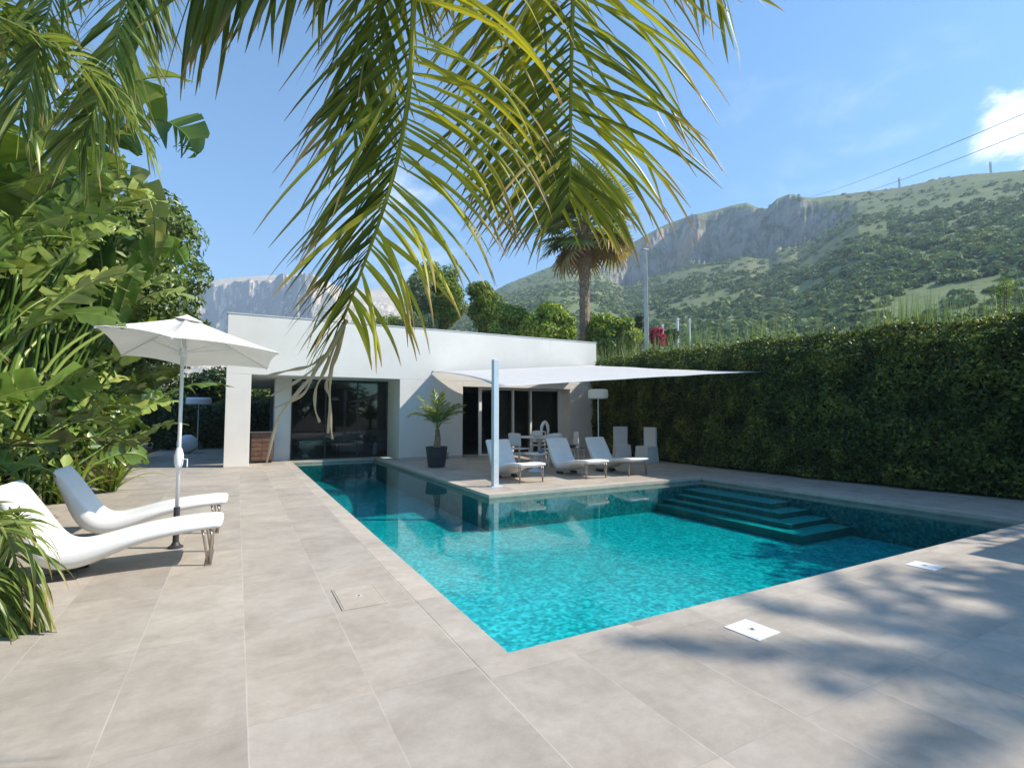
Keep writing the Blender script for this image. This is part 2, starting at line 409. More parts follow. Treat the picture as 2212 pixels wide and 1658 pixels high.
roof = r.build('roof', M['stucco'], v)
G().box(-.30, 11.86, FY - .015, FY + .37, 4.052, 4.075).build('parapet_cap', M['cap'], v)
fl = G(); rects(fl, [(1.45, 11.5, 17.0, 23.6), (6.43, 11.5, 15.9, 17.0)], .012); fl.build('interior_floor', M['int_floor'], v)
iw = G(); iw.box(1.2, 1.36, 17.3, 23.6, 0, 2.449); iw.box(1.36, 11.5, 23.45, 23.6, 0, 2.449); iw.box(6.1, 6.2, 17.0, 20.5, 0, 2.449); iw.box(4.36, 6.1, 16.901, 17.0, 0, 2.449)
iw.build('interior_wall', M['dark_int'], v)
# dark sliding panels at the end of the lane
M['dark_frame'] = plain('dark_frame', (.03, .03, .03), .4, .3, .1)
for x0, x1 in [(1.45, 2.42), (2.42, 3.39), (3.39, 4.35)]:
    f = G(); f.box(x0, x0 + .018, 16.70, 16.74, .02, 2.44); f.box(x1 - .018, x1, 16.70, 16.74, .02, 2.44); f.box(x0 + .018, x1 - .018, 16.70, 16.74, .02, .05); f.box(x0 + .018, x1 - .018, 16.70, 16.74, 2.40, 2.44)
    fo = f.build('sliding_door', M['dark_frame'], v)
    p = G(); p.box(x0 + .018, x1 - .018, 16.715, 16.722, .05, 2.40); p.build('pane', M['glass'], fo)
# white framed window wall behind the sun sail
for x0, x1 in [(7.12, 8.36), (8.36, 9.07), (9.07, 10.28)]:
    f = G(); fw = .10
    f.box(x0, x0 + fw, 15.55, 15.62, .0, 2.279); f.box(x1 - .001, x1 + .025, 15.55, 15.62, 0, 2.279); f.box(x0 + fw, x1 - .001, 15.555, 15.615, 0, .06); f.box(x0 + fw, x1 - .001, 15.555, 15.615, 2.2, 2.279)
    fo = f.build('window', M['white_paint'], v)
    p = G(); p.box(x0 + fw, x1 - .002, 15.58, 15.588, .06, 2.2); p.build('pane', M['glass'], fo)
f = G(); f.box(10.306, 10.619, 15.5, 15.66, 0, 2.279); f.build('window_jamb', M['stucco'], v)
f = G(); f.box(6.431, 6.47, 15.55, 15.62, .0, 2.279); f.build('door_frame', M['white_paint'], v)
cu = G(); n = 60
cu.grid([[(9.2 + 1.05 * i / n, 15.95 + .05 * math.sin(i * 1.25), z) for z in (.03, 2.3)] for i in range(n + 1)])
cu.build('curtain', M['curtain'], v, smooth=True)
cu = G(); cu.grid([[(8.0 + .55 * i / 30, 16.05 + .045 * math.sin(i * 1.3), z) for z in (.03, 2.3)] for i in range(31)])
cu.build('curtain', M['curtain'], v, smooth=True)
G().box(4.353, 6.42, FY - .012, FY, 0, .07).build('skirting', M['concrete'], v)

# furniture dimly seen inside
def sofa(x, y, label):
    s = thing('sofa', label, 'sofa', (x, y, 0))
    G().box(x - .95, x + .95, y - .42, y + .42, .1, .42).build('base', M['sofa'], s, bevel=.04)
    G().box(x - .95, x + .95, y + .22, y + .44, .421, .82).build('backrest', M['sofa'], s, bevel=.05)
    for sx in (-1, 1): G().box(x + sx * .95 - .1, x + sx * .95 + .1, y - .43, y + .43, .1, .60).build('armrest', M['sofa'], s, bevel=.05)
    for q in (-.45, .45): G().box(x + q - .42, x + q + .42, y - .44, y + .2, .425, .56).build('seat_cushion', M['sofa'], s, bevel=.05)
sofa(3.95, 18.2, 'grey upholstered sofa behind the dark glass at the end of the pool lane')
t = thing('low_table', 'low teal table behind the left pane of the dark glass', 'table', (2.4, 17.9, 0))
G().box(1.75, 3.05, 17.55, 18.2, .50, .56).build('table_top', M['teal'], t, bevel=.01)
for x in (1.8, 2.95):
    for y in (17.6, 18.1): G().box(x, x + .05, y, y + .05, .012, .5).build('leg', M['dark_frame'], t)
b = G().lathe([(.03, 0), (.13, .04), (.19, .11), (.18, .115), (.11, .05), (0, .03)], (2.75, 17.85, .561)).build('bowl', M['globe'], smooth=True)
tag(b, 'small white bowl standing on the teal table behind the glass', 'bowl')
b = G().lathe([(.05, 0), (.07, .08), (.06, .38), (.05, .42), (.045, .42), (0, .1)], (4.15, 17.55, .013)).build('vase', M['globe'], smooth=True)
b.location.z = .0
tag(b, 'tall slim white vase behind the right end of the dark glass', 'vase')
pl = thing('pendant_lamp', 'small dome pendant lamp hanging inside behind the dark glass', 'lamp', (3.0, 18.6, 2.45))
G().tube([(3.0, 18.6, 1.96), (3.0, 18.6, 2.45)], .006, 6).build('cord', M['black'], pl)
G().lathe([(.03, 0.0), (.09, -.03), (.16, -.12), (.15, -.12), (.08, -.04), (0, -.02)], (3.0, 18.6, 1.98)).build('lamp_shade', M['globe'], pl, smooth=True)

# wooden cabinet in the porch
c = thing('cabinet', 'dark brown slatted wooden cabinet standing in the porch beside the white pillar', 'cabinet', (.64, 16.45, 0))
g = G(); g.box(.36, .93, 16.2, 16.7, .05, .86); g.build('body', M['wood'], c, bevel=.008)
for k in range(2):
    g = G(); g.box(.37 + k * .28, .645 + k * .28, 16.192, 16.199, .085, .83)
    for j in range(6): g.box(.375 + k * .28, .64 + k * .28, 16.18, 16.1915, .09 + j * .127, .195 + j * .127)
    g.build('door', M['wood'], c, bevel=.003)
G().box(.34, .95, 16.17, 16.72, .861, .885).build('top', M['bronze_steel'], c, bevel=.004)
for x in (.38, .86):
    for y in (16.22, 16.63): G().box(x, x + .05, y, y + .05, 0, .05).build('foot', M['black'], c)

# ------------------------------------------------------------------ lamps, globe
def floor_lamp(x, y, h, R, label):
    t = thing('floor_lamp', label, 'lamp', (x, y, 0), group='white drum floor lamps outdoors')
    G().lathe([(.21, 0), (.21, .015), (.03, .03), (.02, .05)], (x, y, 0)).build('base', M['steel'], t, smooth=False)
    G().tube([(x, y, .04), (x, y, h - .06)], .014, 10).build('pole', M['white_paint'], t)
    pr = [(0, 0), (R * .93, 0), (R, .03), (R, .19), (R * .95, .235), (R * .85, .25), (0, .255)]
    G().lathe(pr, (x, y, h - .26), 32).build('lamp_shade', M['globe'], t, smooth=False, bevel=.01)
floor_lamp(-1.22, 21.4, 1.98, .40, 'white floor lamp with drum shade in the shady passage left of the house')
floor_lamp(8.52, 10.95, 2.06, .27, 'white floor lamp with drum shade standing beside the hedge end of the terrace')
tag(G().lathe([(.33 * math.sin(math.pi * i / 20), .33 - .33 * math.cos(math.pi * i / 20)) for i in range(21)], (-1.52, 21.4, 0), 32).build('globe_lamp', M['globe'], smooth=True),
    'big white ball lamp on the shaded paving left of the house', 'lamp')

# ------------------------------------------------------------------ loungers (profile u along the length, foot end at u = 0; width along y)
PROF = [(-.02, .375, .05), (.02, .40, .09), (.18, .402, .10), (.4, .388, .11), (.62, .36, .12), (.78, .325, .14), (.94, .285, .175), (1.06, .262, .20), (1.15, .262, .22), (1.22, .30, .225), (1.28, .375, .21), (1.35, .49, .18), (1.43, .62, .15), (1.505, .735, .12), (1.56, .805, .075), (1.59, .82, .03)]
def lounger_shell(W=.62):
    n = len(PROF); top = []; bot = []
    for i, (u, z, th) in enumerate(PROF):
        a, b = PROF[max(0, i - 1)], PROF[min(n - 1, i + 1)]
        d = Vector((b[0] - a[0], 0, b[1] - a[1])).normalized(); nr = Vector((-d.z, 0, d.x))
        top.append(Vector((u, 0, z))); q = Vector((u, 0, z)) - nr * th; q.z = max(q.z, .012); bot.append(q)
    secs = []
    for p, q in zip(top, bot):
        h = W / 2; e = min(.035, (p - q).length * .35); dn = (q - p).normalized()
        rr = [p + Vector((0, y, 0)) + dn * dz for y, dz in ((-h + .06, 0), (-h + e * .5, e * .25), (-h, e))]
        ll = [p + Vector((0, y, 0)) + dn * dz for y, dz in ((h, e), (h - e * .5, e * .25), (h - .06, 0))]
        secs.append([p + dn * .012] + list(reversed(ll)) + [q + Vector((0, h - .01, 0)), q + Vector((0, -h + .01, 0))] + list(reversed(rr)))
    g = G(); m = len(secs[0]); vs = [x for s_ in secs for x in s_]
    fs = [(i * m + j, (i + 1) * m + j, (i + 1) * m + (j + 1) % m, i * m + (j + 1) % m) for i in range(n - 1) for j in range(m)]
    fs += [tuple(range(m)), tuple((n - 1) * m + k for k in range(m - 1, -1, -1))]
    g.add(vs, fs); return g
def make_lounger(label, group):
    t = thing('sun_lounger', label, 'sun lounger', group=group)
    s = lounger_shell().build('shell', M['lounger'], t, smooth=True)
    md = s.modifiers.new('Subdivision', 'SUBSURF'); md.levels = 1; md.render_levels = 2
    for y in (-.27, .27):
        G().tube([(.09, y, .33), (.075, y, .26), (.09, y, .012)], .012, 8).build('leg', M['bronze_steel'], t, smooth=True)
        G().tube([(.155, y, .33), (.14, y, .26), (.10, y, .012)], .010, 8).build('leg', M['bronze_steel'], t, smooth=True)
    G().box(.07, .12, -.29, .29, 0, .014).build('floor_bar', M['bronze_steel'], t)
    for y in (-.2, .2): G().box(1.06, 1.28, y - .02, y + .02, 0, .06).build('foot', M['black'], t)
    return t
gA, gB = 'pair of loungers beside the parasol', 'three loungers on the terrace'
L0 = make_lounger('curved white lounger nearest the viewer, beside the overhanging palm fronds', gA)
spots = [(-.10, 5.84, math.pi, None, gA), (-.08, 7.27, math.pi, 'curved white lounger behind the parasol pole, its backrest in the parasol shadow', gA),
         (5.31, 8.93, rad(91), 'white terrace lounger partly hidden by the sail post', gB),
         (6.90, 8.86, rad(92), 'middle of the three terrace loungers, in front of the dining table', gB),
         (8.06, 8.84, rad(93), 'terrace lounger nearest the hedge, farthest from the sail post', gB)]
for i, (x, y, a, lb, gp) in enumerate(spots):
    o = L0 if i == 0 else copy_tree(L0)
    o.location = (x, y, 0); o.rotation_euler.z = a
    if lb: o['label'] = lb
    o['group'] = gp

# ------------------------------------------------------------------ parasol
P0 = Vector((-.53, 6.45, 0)); APX = Vector((-.5, 6.43, 2.43))
RIM = [Vector(p) for p in [(-1.10, 5.52, 2.15), (-.52, 5.27, 2.06), (.40, 6.19, 2.07), (.33, 7.19, 1.97), (-.58, 7.58, 1.99), (-1.12, 6.82, 2.03)]]
pa = thing('parasol', 'white canvas parasol on a pole between the two curved loungers', 'parasol', P0)
g = G()
for k in range(6):
    a, b = RIM[k], RIM[(k + 1) % 6]; n = 8; rows = []
    for i in range(n + 1):
        s = i / n; row = []
        for j in range(n + 1):
            q = j / n; e = a.lerp(b, q); sag = 4 * q * (1 - q)
            e = e.lerp(APX, .02 * sag)
            p = APX.lerp(e, s); p.z -= .05 * sag * s * (1 - s) * 2 + .035 * math.sin(math.pi * s) * 1.0 * (.3 + .7 * sag) - .02 * sag * s
            row.append(p)
        rows.append(row)
    g.grid(rows)
cn = g.build('canopy', M['canopy'], pa, smooth=False, solid=.004)
vt = G(); vr = [APX + (e - APX) * .16 + Vector((0, 0, .012)) for e in RIM]
vt.add([APX + Vector((0, 0, .03))] + vr, [(0, 1 + k, 1 + (k + 1) % 6) for k in range(6)]); vt.build('vent', M['canopy'], cn, solid=.004)
hub = Vector((P0.x, P0.y, 2.05))
for k in range(6):
    rb = G().tube([APX - Vector((0, 0, .03)), APX.lerp(RIM[k], .5) - Vector((0, 0, .035)), RIM[k] - Vector((0, 0, .012))], .008, 6).build('rib', M['white_paint'], pa)
    G().tube([hub, APX.lerp(RIM[k], .52) - Vector((0, 0, .04))], .006, 6).build('strut', M['white_paint'], rb)
G().tube([P0 + Vector((0, 0, .36)), P0 + Vector((0, 0, 2.42))], .018, 14).build('pole', M['white_paint'], pa, smooth=True)
G().lathe([(.025, -.04), (.036, -.03), (.036, .03), (.025, .05)], hub, 16).build('hub', M['white_paint'], pa)
ck = G().lathe([(.022, -.12), (.04, -.06), (.045, .03), (.03, .09), (.021, .11)], P0 + Vector((0, 0, .93)), 16).build('crank_housing', M['white_paint'], pa, smooth=True)
G().tube([P0 + Vector((.03, -.02, .92)), P0 + Vector((.08, -.05, .92)), P0 + Vector((.08, -.05, .84))], .007, 6).build('crank_handle', M['white_paint'], ck)
G().tube([P0 + Vector((0, 0, .03)), P0 + Vector((0, 0, .42))], .029, 12).build('socket', M['black'], pa)
G().lathe([(.07, 0), (.07, .015), (.045, .03), (.03, .06)], P0, 24).build('base', M['black'], pa)
tag(ck); 

# ------------------------------------------------------------------ sail and post
sl = thing('shade_sail', 'white four-cornered sun sail stretched from the house wall over the terrace', 'sun sail', (7, 12, 2.6))
A, B, C_, P_ = Vector((5.42, FY - .03, 2.72)), Vector((11.28, FY - .03, 3.17)), Vector((10.70, 7.66, 2.37)), Vector((4.50, 8.96, 1.93))
ctr = (A + B + C_ + P_) / 4; n = 24; rows = []
for i in range(n + 1):
    u = i / n; row = []
    for j in range(n + 1):
        q = j / n
        p = A.lerp(B, u).lerp(P_.lerp(C_, u), q)
        pull = .13 * (4 * u * (1 - u) * abs(2 * q - 1) ** 2 + 4 * q * (1 - q) * abs(2 * u - 1) ** 2)
        pz = p.z; p = p.lerp(ctr, pull); p.z = p.z * .5 + pz * .5 - .03 * math.sin(math.pi * u) * math.sin(math.pi * q)
        p.z += .012 * noise.noise(Vector((p.x * 1.5, p.y * .7, 3)))
        row.append(p)
    rows.append(row)
G().grid(rows).build('sail', M['sail'], sl, smooth=True, solid=.004)
for p, q in ((A, (5.38, FY, 2.73)), (B, (11.32, FY, 3.18)), (C_, (11.05, 7.45, 2.42)), (P_, (4.44, 8.93, 1.95))):
    G().tube([p, q], .012, 6).build('corner_ring', M['black'], sl)
po = thing('sail_post', 'grey square steel post at the pool corner holding the sail', 'post', (4.41, 8.88, 0))
G().box(4.355, 4.465, 8.825, 8.935, .012, 2.45).build('post', M['post'], po, bevel=.006)
G().box(4.29, 4.53, 8.76, 9.0, 0.001, .012).build('base_plate', M['post'], po)

# ------------------------------------------------------------------ plates in the deck
def plate(name, x, y, sx, sy, rz, mat, label, cat, ring=None):
    t = thing(name, label, cat, (x, y, 0), rz)
    G().box(-sx / 2, sx / 2, -sy / 2, sy / 2, .001, .006).build('lid', mat, t, bevel=.003, local=True)
    fr = G(); e = .012
    fr.box(-sx / 2 - e, sx / 2 + e, -sy / 2 - e, -sy / 2 - .002, .001, .005); fr.box(-sx / 2 - e, sx / 2 + e, sy / 2 + .002, sy / 2 + e, .001, .005)
    fr.box(-sx / 2 - e, -sx / 2 - .002, -sy / 2 - .002, sy / 2 + .002, .001, .005); fr.box(sx / 2 + .002, sx / 2 + e, -sy / 2 - .002, sy / 2 + .002, .001, .005)
    fr.build('frame', ring or mat, t, local=True)
    G().lathe([(.028, .006), (.028, .0075), (.012, .0075), (.012, .0055)], (0, 0, 0), 16).build('finger_hole', M['concrete'], t, local=True)
plate('inspection_lid', .86, 4.08, .30, .46, 0, M['lid'], 'square stone-coloured lid in the paving left of the pool', 'cover', M['lid'])
plate('skimmer_lid', 2.98, 2.25, .21, .22, rad(4), M['plate'], 'white square lid by the near pool edge, the closer one to the viewer', 'cover')
plate('skimmer_lid', 5.62, 2.41, .20, .20, rad(3), M['plate'], 'white square lid at the edge of the big shadow, farther right', 'cover')

# ------------------------------------------------------------------ dining corner
TC = Vector((7.65, 12.55, 0))
t = thing('dining_table', 'round white dining table under the sail behind the loungers', 'table', TC)
G().lathe([(.0, .715), (.66, .715), (.68, .725), (.68, .74), (.66, .745), (0, .745)], TC, 40).build('table_top', M['white_paint'], t)
G().lathe([(.34, 0), (.33, .02), (.08, .06), (.045, .2), (.045, .55), (.12, .70), (.2, .714)], TC, 24).build('pedestal', M['white_paint'], t, smooth=True)
def make_chair():
    t = thing('dining_chair', 'x', 'chair', group='white chairs around the dining table')
    s = G(); rows = []
    for i in range(9):
        u = i / 8; rows.append([(-.23 + .46 * u, -.22 + .44 * q, .45 - .02 * math.sin(math.pi * u) * math.sin(math.pi * q)) for q in (0, .25, .5, .75, 1)])
    s.grid(rows).build('seat', M['white_paint'], t, smooth=True, solid=.025)
    b = G(); rows = []
    for i in range(7):
        z = .52 + .36 * i / 6
        rows.append([(-.24 - .05 * (z - .5) + .06 * (abs(2 * q - 1)) ** 2, -.22 + .44 * q, z - .03 * (abs(2 * q - 1) ** 3) * (i == 6)) for q in [j / 8 for j in range(9)]])
    b.grid(rows).build('backrest', M['white_paint'], t, smooth=True, solid=.022)
    for sx in (-1, 1):
        for sy in (-1, 1):
            G().tube([(sx * .19, sy * .18, .44), (sx * .23, sy * .22, 0)], [.016, .011], 8).build('leg', M['white_paint'], t)
    for sy in (-1, 1): G().tube([(-.2, sy * .18, .44), (-.235, sy * .19, .6)], .012, 6).build('back_support', M['white_paint'], t)
    return t
ch = make_chair()
for i, (deg, lb) in enumerate([(200, 'white dining chair at the left side of the round table, behind the sail-post lounger'), (262, 'white dining chair at the near side of the round table, facing the house'),
                               (-20, 'white dining chair at the right side of the round table, toward the hedge'), (60, 'white dining chair on the house side of the round table')]):
    o = ch if i == 0 else copy_tree(ch); a = rad(deg)
    o.location = TC + Vector((math.cos(a), math.sin(a), 0)) * .88; o.rotation_euler.z = a + math.pi; o['label'] = lb
o = G()
arc = [(-.09, 0, 0), (-.115, 0, .14), (-.10, 0, .27), (-.04, 0, .37), (0, 0, .39), (.04, 0, .37), (.10, 0, .27), (.115, 0, .14), (.09, 0, 0)]
o.tube([TC + Vector((.12, -.1, .775)) + Vector(p) for p in arc], [.02, .035, .045, .045, .04, .045, .045, .035, .02], 10)
o.lathe([(.13, 0), (.13, .03), (.05, .035)], TC + Vector((.12, -.1, .745)), 20)
tag(o.build('arch_sculpture', M['globe'], smooth=True), 'white arch-shaped sculpture standing on the round dining table', 'sculpture')
def bowl(x, y, z, R, h, label, mat):
    tag(G().lathe([(R * .35, 0), (R * .75, h * .3), (R, h), (R * .95, h), (R * .7, h * .36), (0, h * .16)], (x, y, z), 24).build('bowl', mat, smooth=True), label, 'bowl')
bowl(TC.x - .22, TC.y - .22, .7455, .17, .11, 'wide white bowl on the dining table left of the arch sculpture', M['globe'])
for k, (dx, dy, lb) in enumerate([(.30, -.15, 'glass just right of the arch sculpture on the dining table'), (.42, .0, 'glass on the dining table toward the hedge, farther from the sculpture'), (.28, .22, 'glass on the house side of the dining table')]):
    tag(G().lathe([(.03, 0), (.034, .11), (.031, .11), (.027, .01), (0, .01)], (TC.x + dx, TC.y + dy, .7455), 14).build('drinking_glass', M['glass'], smooth=True), lb, 'glass', 'glasses on the dining table')
# low tulip side table between the first two loungers
t = thing('side_table', 'low round white tulip side table between the sail-post lounger and the middle lounger', 'table', (6.45, 10.75, 0))
G().lathe([(0, .40), (.27, .40), (.30, .42), (.30, .435), (0, .44)], (6.45, 10.75, 0), 32).build('table_top', M['white_paint'], t, smooth=False)
G().lathe([(.2, 0), (.19, .015), (.07, .08), (.06, .2), (.12, .36), (.2, .40)], (6.45, 10.75, 0), 24).build('pedestal', M['white_paint'], t, smooth=True)
bowl(6.56, 10.7, .4405, .085, .08, 'small blue glass bowl on the low tulip side table', M['blue'])
# glass side table behind the right-hand loungers
t = thing('glass_table', 'square low glass table between the middle lounger and the hedge lounger', 'table', (7.75, 11.1, 0))
G().box(7.48, 8.02, 10.85, 11.35, .50, .512).build('table_top', M['glass'], t)
for x in (7.5, 7.98):
    for y in (10.87, 11.31): G().box(x, x + .02, y, y + .02, 0, .5).build('leg', M['white_paint'], t)
bowl(7.78, 11.1, .513, .12, .06, 'dark shallow bowl on the low glass table', M['black'])
# slip-covered chairs by the hedge
def slip_chair(x, y, rz, label):
    t = thing('slipcover_chair', label, 'chair', (x, y, 0), rz, 'slip-covered chairs by the hedge')
    def block(x0, x1, y0, y1, z0, z1, fl=0):
        g = G(); n = 6; rows = []
        vs = []; per = []
        for i in range(n + 1):
            s = i / n; z = z0 + (z1 - z0) * s; e = fl * (1 - s)
            ring = []
            for (ax, ay, bx, by) in ((x0 - e, y0 - e, x1 + e, y0 - e), (x1 + e, y0 - e, x1 + e, y1 + e), (x1 + e, y1 + e, x0 - e, y1 + e), (x0 - e, y1 + e, x0 - e, y0 - e)):
                for k in range(6):
                    q = k / 6; w_ = .012 * fl * 20 * (1 - s) * math.sin(k * 2.1 + ax * 9)
                    ring.append((ax + (bx - ax) * q + w_ * (ay != by) * .5, ay + (by - ay) * q + w_ * (ax != bx) * .5, z))
            per.append(ring)
        m = 24; g.add([p for r_ in per for p in r_], [(i * m + j, i * m + (j + 1) % m, (i + 1) * m + (j + 1) % m, (i + 1) * m + j) for i in range(n) for j in range(m)] + [tuple(n * m + k for k in range(m))])
        return g
    block(-.22, .22, -.22, .22, .004, .46, .03).build('skirt', M['slip'], t, bevel=.012, local=True)
    block(-.22, -.14, -.215, .215, .461, 1.0, .0).build('backrest', M['slip'], t, bevel=.02, local=True)
slip_chair(10.38, 12.2, rad(-118), 'white slip-covered chair facing the pool, nearer the house')
slip_chair(10.52, 11.28, rad(188), 'white slip-covered chair turned sideways, farther from the house')
# a few dry leaves blown along the hedge
lf = G(); lf.add([(-.035, 0, .004), (0, -.014, .002), (.035, 0, .012), (0, .014, .006)], [(0, 1, 2), (0, 2, 3)])
l0 = lf.build('fallen_leaf', plain('dry_leaf', (.40, .31, .19), .8, 0, .3)); rl = random.Random(12)
for i in range(26):
    o = l0 if i == 0 else l0.copy()
    if i: COL.objects.link(o)
    y = rl.uniform(2.6, 10.5); o.location = ((10.75 if y > 5 else 11.2) - abs(rl.gauss(0, .5)) - .1, y, .002); o.rotation_euler = (0, 0, rl.uniform(0, 6.28)); s = rl.uniform(.7, 1.5); o.scale = (s, s, s)
    tag(o, 'small dry leaf lying on the paving along the foot of the hedge', 'leaf', 'dry leaves along the hedge')
# hose coil at the foot of the wall
g = G(); pts = []
for i in range(140):
    a = i * .28; rr = .20 + .04 * math.sin(i * .9); pts.append((5.55 + rr * math.cos(a) * 1.25, 15.0 + rr * math.sin(a) * .6, .02 + .0011 * i + .01 * math.sin(i)))
g.tube(pts, .016, 6); tag(g.build('garden_hose', M['hose'], smooth=True), 'coiled grey hose lying at the foot of the white wall beside the potted palm', 'hose')
# ------------------------------------------------------------------ plants: palm fronds
Z = Vector((0, 0, 1))
def catmull(pts, n):
    P = [Vector(p) for p in pts]; P = [P[0] * 2 - P[1]] + P + [P[-1] * 2 - P[-2]]; out = []; m = len(P) - 3
    for i in range(n + 1):
        t = i / n * m; k = min(int(t), m - 1); t -= k; a, b, c, d = P[k:k + 4]
        out.append(.5 * ((2 * b) + (c - a) * t + (2 * a - 5 * b + 4 * c - d) * t * t + (3 * b - a - 3 * c + d) * t ** 3))
    return out
def blade(g, p, d, wd, L, W, droop, rnd, segs=6, fold=.3, tone=.5, tip=.25, split=False, curl=0.):
    """one leaflet: folded strip that bends down under its weight; its tip dries out"""
    vs, ts, ys = [], [], []; p = p.copy(); d = d.copy()
    for k in range(segs + 1):
        t = k / segs
        w = W * min(1, .35 + 3.2 * t) * (1 - t ** 2.2) ** .8 + .0008
        a = wd - d * wd.dot(d)
        a = a.normalized() if a.length > 1e-4 else Vector((1, 0, 0)); nr = d.cross(a)
        vs += [p - a * w + nr * w * fold, p, p + a * w + nr * w * fold]; ts += [tone] * 3
        ys += [max(0., min(1., (t - 1 + tip) / max(tip, .01) * 1.3))] * 3
        p = p + d * (L / segs)
        d = (d - Z * (droop * (.4 + 1.2 * t) / segs) + a * (curl / segs)).normalized()
    fs = []
    for k in range(segs): i = k * 3; fs += [(i, i + 1, i + 4, i + 3), (i + 1, i + 2, i + 5, i + 4)]
    g.add(vs, fs, ts, ys)
def frond(pts, side, Lf, W, step, ang=(75, 30), droop=.9, rnd=None, t0=.12, tone=(.2, .9), r0=.014, tip=(.1, .35), sides=(1, -1), thin=0., ang2=None, droop2=None, w2=1., drop2=0., jit=.12, segs=6, drop=0.0, lift=0., toneL=None):
    rnd = rnd or random; g = G(); n = 40; P = catmull(pts, n)
    ln = sum((P[i + 1] - P[i]).length for i in range(n))
    g.tube(P, [r0 * (1 - .85 * i / n) + .0012 for i in range(n + 1)], 6, tone=.75)
    m = max(6, int(ln * (1 - t0) / step))
    for i in range(m):
        t = t0 + (1 - t0) * (i + .5) / m; x = t * n; k = min(int(x), n - 1); q = x - k
        p = P[k].lerp(P[k + 1], q); T = (P[k + 1] - P[k]).normalized()
        S = side - T * side.dot(T); S.normalize(); U = S.cross(T)
        for s in sides:
            if rnd.random() < drop + thin * max(0, t - .65) / .35: continue
            if s < 0 and rnd.random() < drop2: continue
            an = ang if (s > 0 or ang2 is None) else ang2; dp = droop if (s > 0 or droop2 is None) else droop2
            A = rad(an[0] + (an[1] - an[0]) * t + rnd.gauss(0, 6))
            d = T * math.cos(A) + S * (s * math.sin(A)) + U * (lift + rnd.gauss(0, jit)); d.normalize()
            tn = rnd.uniform(*(tone if (toneL is None or s > 0) else toneL))
            L = Lf(t) * rnd.uniform(.85, 1.1)
            wd = (T + U * rnd.gauss(.15, .35)).normalized()
            blade(g, p, d, wd, L, W * rnd.uniform(.8, 1.15) * (w2 if s < 0 else 1.), dp * rnd.uniform(.7, 1.3) * (1.7 if rnd.random() < .12 else 1.), rnd, segs=segs, tone=tn, tip=rnd.uniform(*tip), curl=rnd.gauss(0, .16))
    return g
bell = lambda a, b=.45: (lambda t: a * (.45 + .55 * math.sin(math.pi * min(1, (t * .8 + .18))) ** .8) * (1 - b * max(0, t - .6)))
def arch(c, az, el, L, bend, n=7):
    """points of an arching rachis that leaves c at elevation el and bends down"""
    p = Vector(c); pts = [p.copy()]; e = el
    for i in range(n):
        p = p + Vector((math.cos(az) * math.cos(e), math.sin(az) * math.cos(e), math.sin(e))) * (L / n)
        pts.append(p.copy()); e -= bend / n * (.5 + i / n)
    return pts
def trunk(base, top, r0, r1, bow=.15, rings=26, mat='palm_trunk', name='trunk', parent=None):
    P = catmull([base, Vector(base).lerp(Vector(top), .5) + Vector((bow, bow * .3, 0)), top], rings)
    g = G().tube(P, [(r0 + (r1 - r0) * i / rings) * (1 + .10 * (i % 2)) for i in range(rings + 1)], 12)
    return g.build(name, M[mat], parent, smooth=False)

# palm beside the viewer whose fronds hang into the view from above
ov = thing('overhanging_palm', 'tall palm whose long drooping fronds hang into the view from above', 'palm tree', (1.0, -1.0, 0))
CR = Vector((.95, -.75, 4.35))
trunk((1.0, -1.0, 0), CR, .16, .12, parent=ov)
R_ = random.Random(11)
SD = RT.copy()
f = frond([CR, CR + Vector((-.1, .9, .75)), at(930, -420, 1.9), at(898, -60, 2.0), at(884, 190, 2.0), at(858, 345, 1.98), at(822, 470, 1.95), at(775, 600, 1.92), at(742, 690, 1.9)], -SD,
          lambda t: .78 - .55 * max(0, t - .5) / .5, .0090, .043, (54, 20), .66, R_, t0=.30, tone=(.0, .65), toneL=(.7, 1.), r0=.015, jit=.16, segs=9, drop=.06, thin=.3, ang2=(98, 50), droop2=1.5, w2=1.2, drop2=.30, tip=(.15, .45))
f.build('frond', M['frond'], ov)
f = frond([CR, CR + Vector((.3, 1.0, .8)), at(1252, -420, 2.0), at(1240, -80, 2.12), at(1234, 150, 2.15), at(1232, 300, 2.14), at(1231, 385, 2.1), at(1230, 430, 2.08)], SD,
          lambda t: .82 - .60 * max(0, t - .55) / .45, .0090, .043, (74, 42), .86, R_, t0=.30, tone=(.25, 1.), toneL=(.1, .7), r0=.014, jit=.18, segs=9, drop=.04, thin=.75, ang2=(60, 34), droop2=.55, tip=(.15, .45))
f.build('frond', M['frond'], ov)
f = frond([CR, CR + Vector((.05, .9, .9)), at(1020, -380, 2.1), at(1045, -120, 2.35), at(1078, 60, 2.4), at(1100, 200, 2.42), at(1108, 300, 2.4), at(1112, 370, 2.4)], SD,
          lambda t: .62 - .32 * t, .011, .085, (88, 50), 1.1, R_, t0=.34, tone=(.6, 1.), r0=.012, jit=.35, segs=9, drop=.1)
f.build('frond', M['frond'], ov)
f = frond([CR, CR + Vector((-.5, .8, .7)), at(1000, -330, 1.85), at(820, -230, 1.95), at(640, -150, 2.0), at(520, -110, 2.0), at(430, -70, 2.0)], UP,
          lambda t: .50, .013, .052, (66, 46), .50, R_, t0=.28, tone=(.0, .35), r0=.014, jit=.15, segs=7, drop=.15)
f.build('frond', M['frond'], ov)
f = frond([CR, CR + Vector((.7, .8, .7)), at(1200, -360, 2.2), at(1360, -220, 2.3), at(1480, -120, 2.35), at(1560, -40, 2.4)], UP,
          lambda t: .40, .011, .085, (60, 35), .7, R_, t0=.3, tone=(.4, .95), r0=.012, segs=7)
f.build('frond', M['frond'], ov)
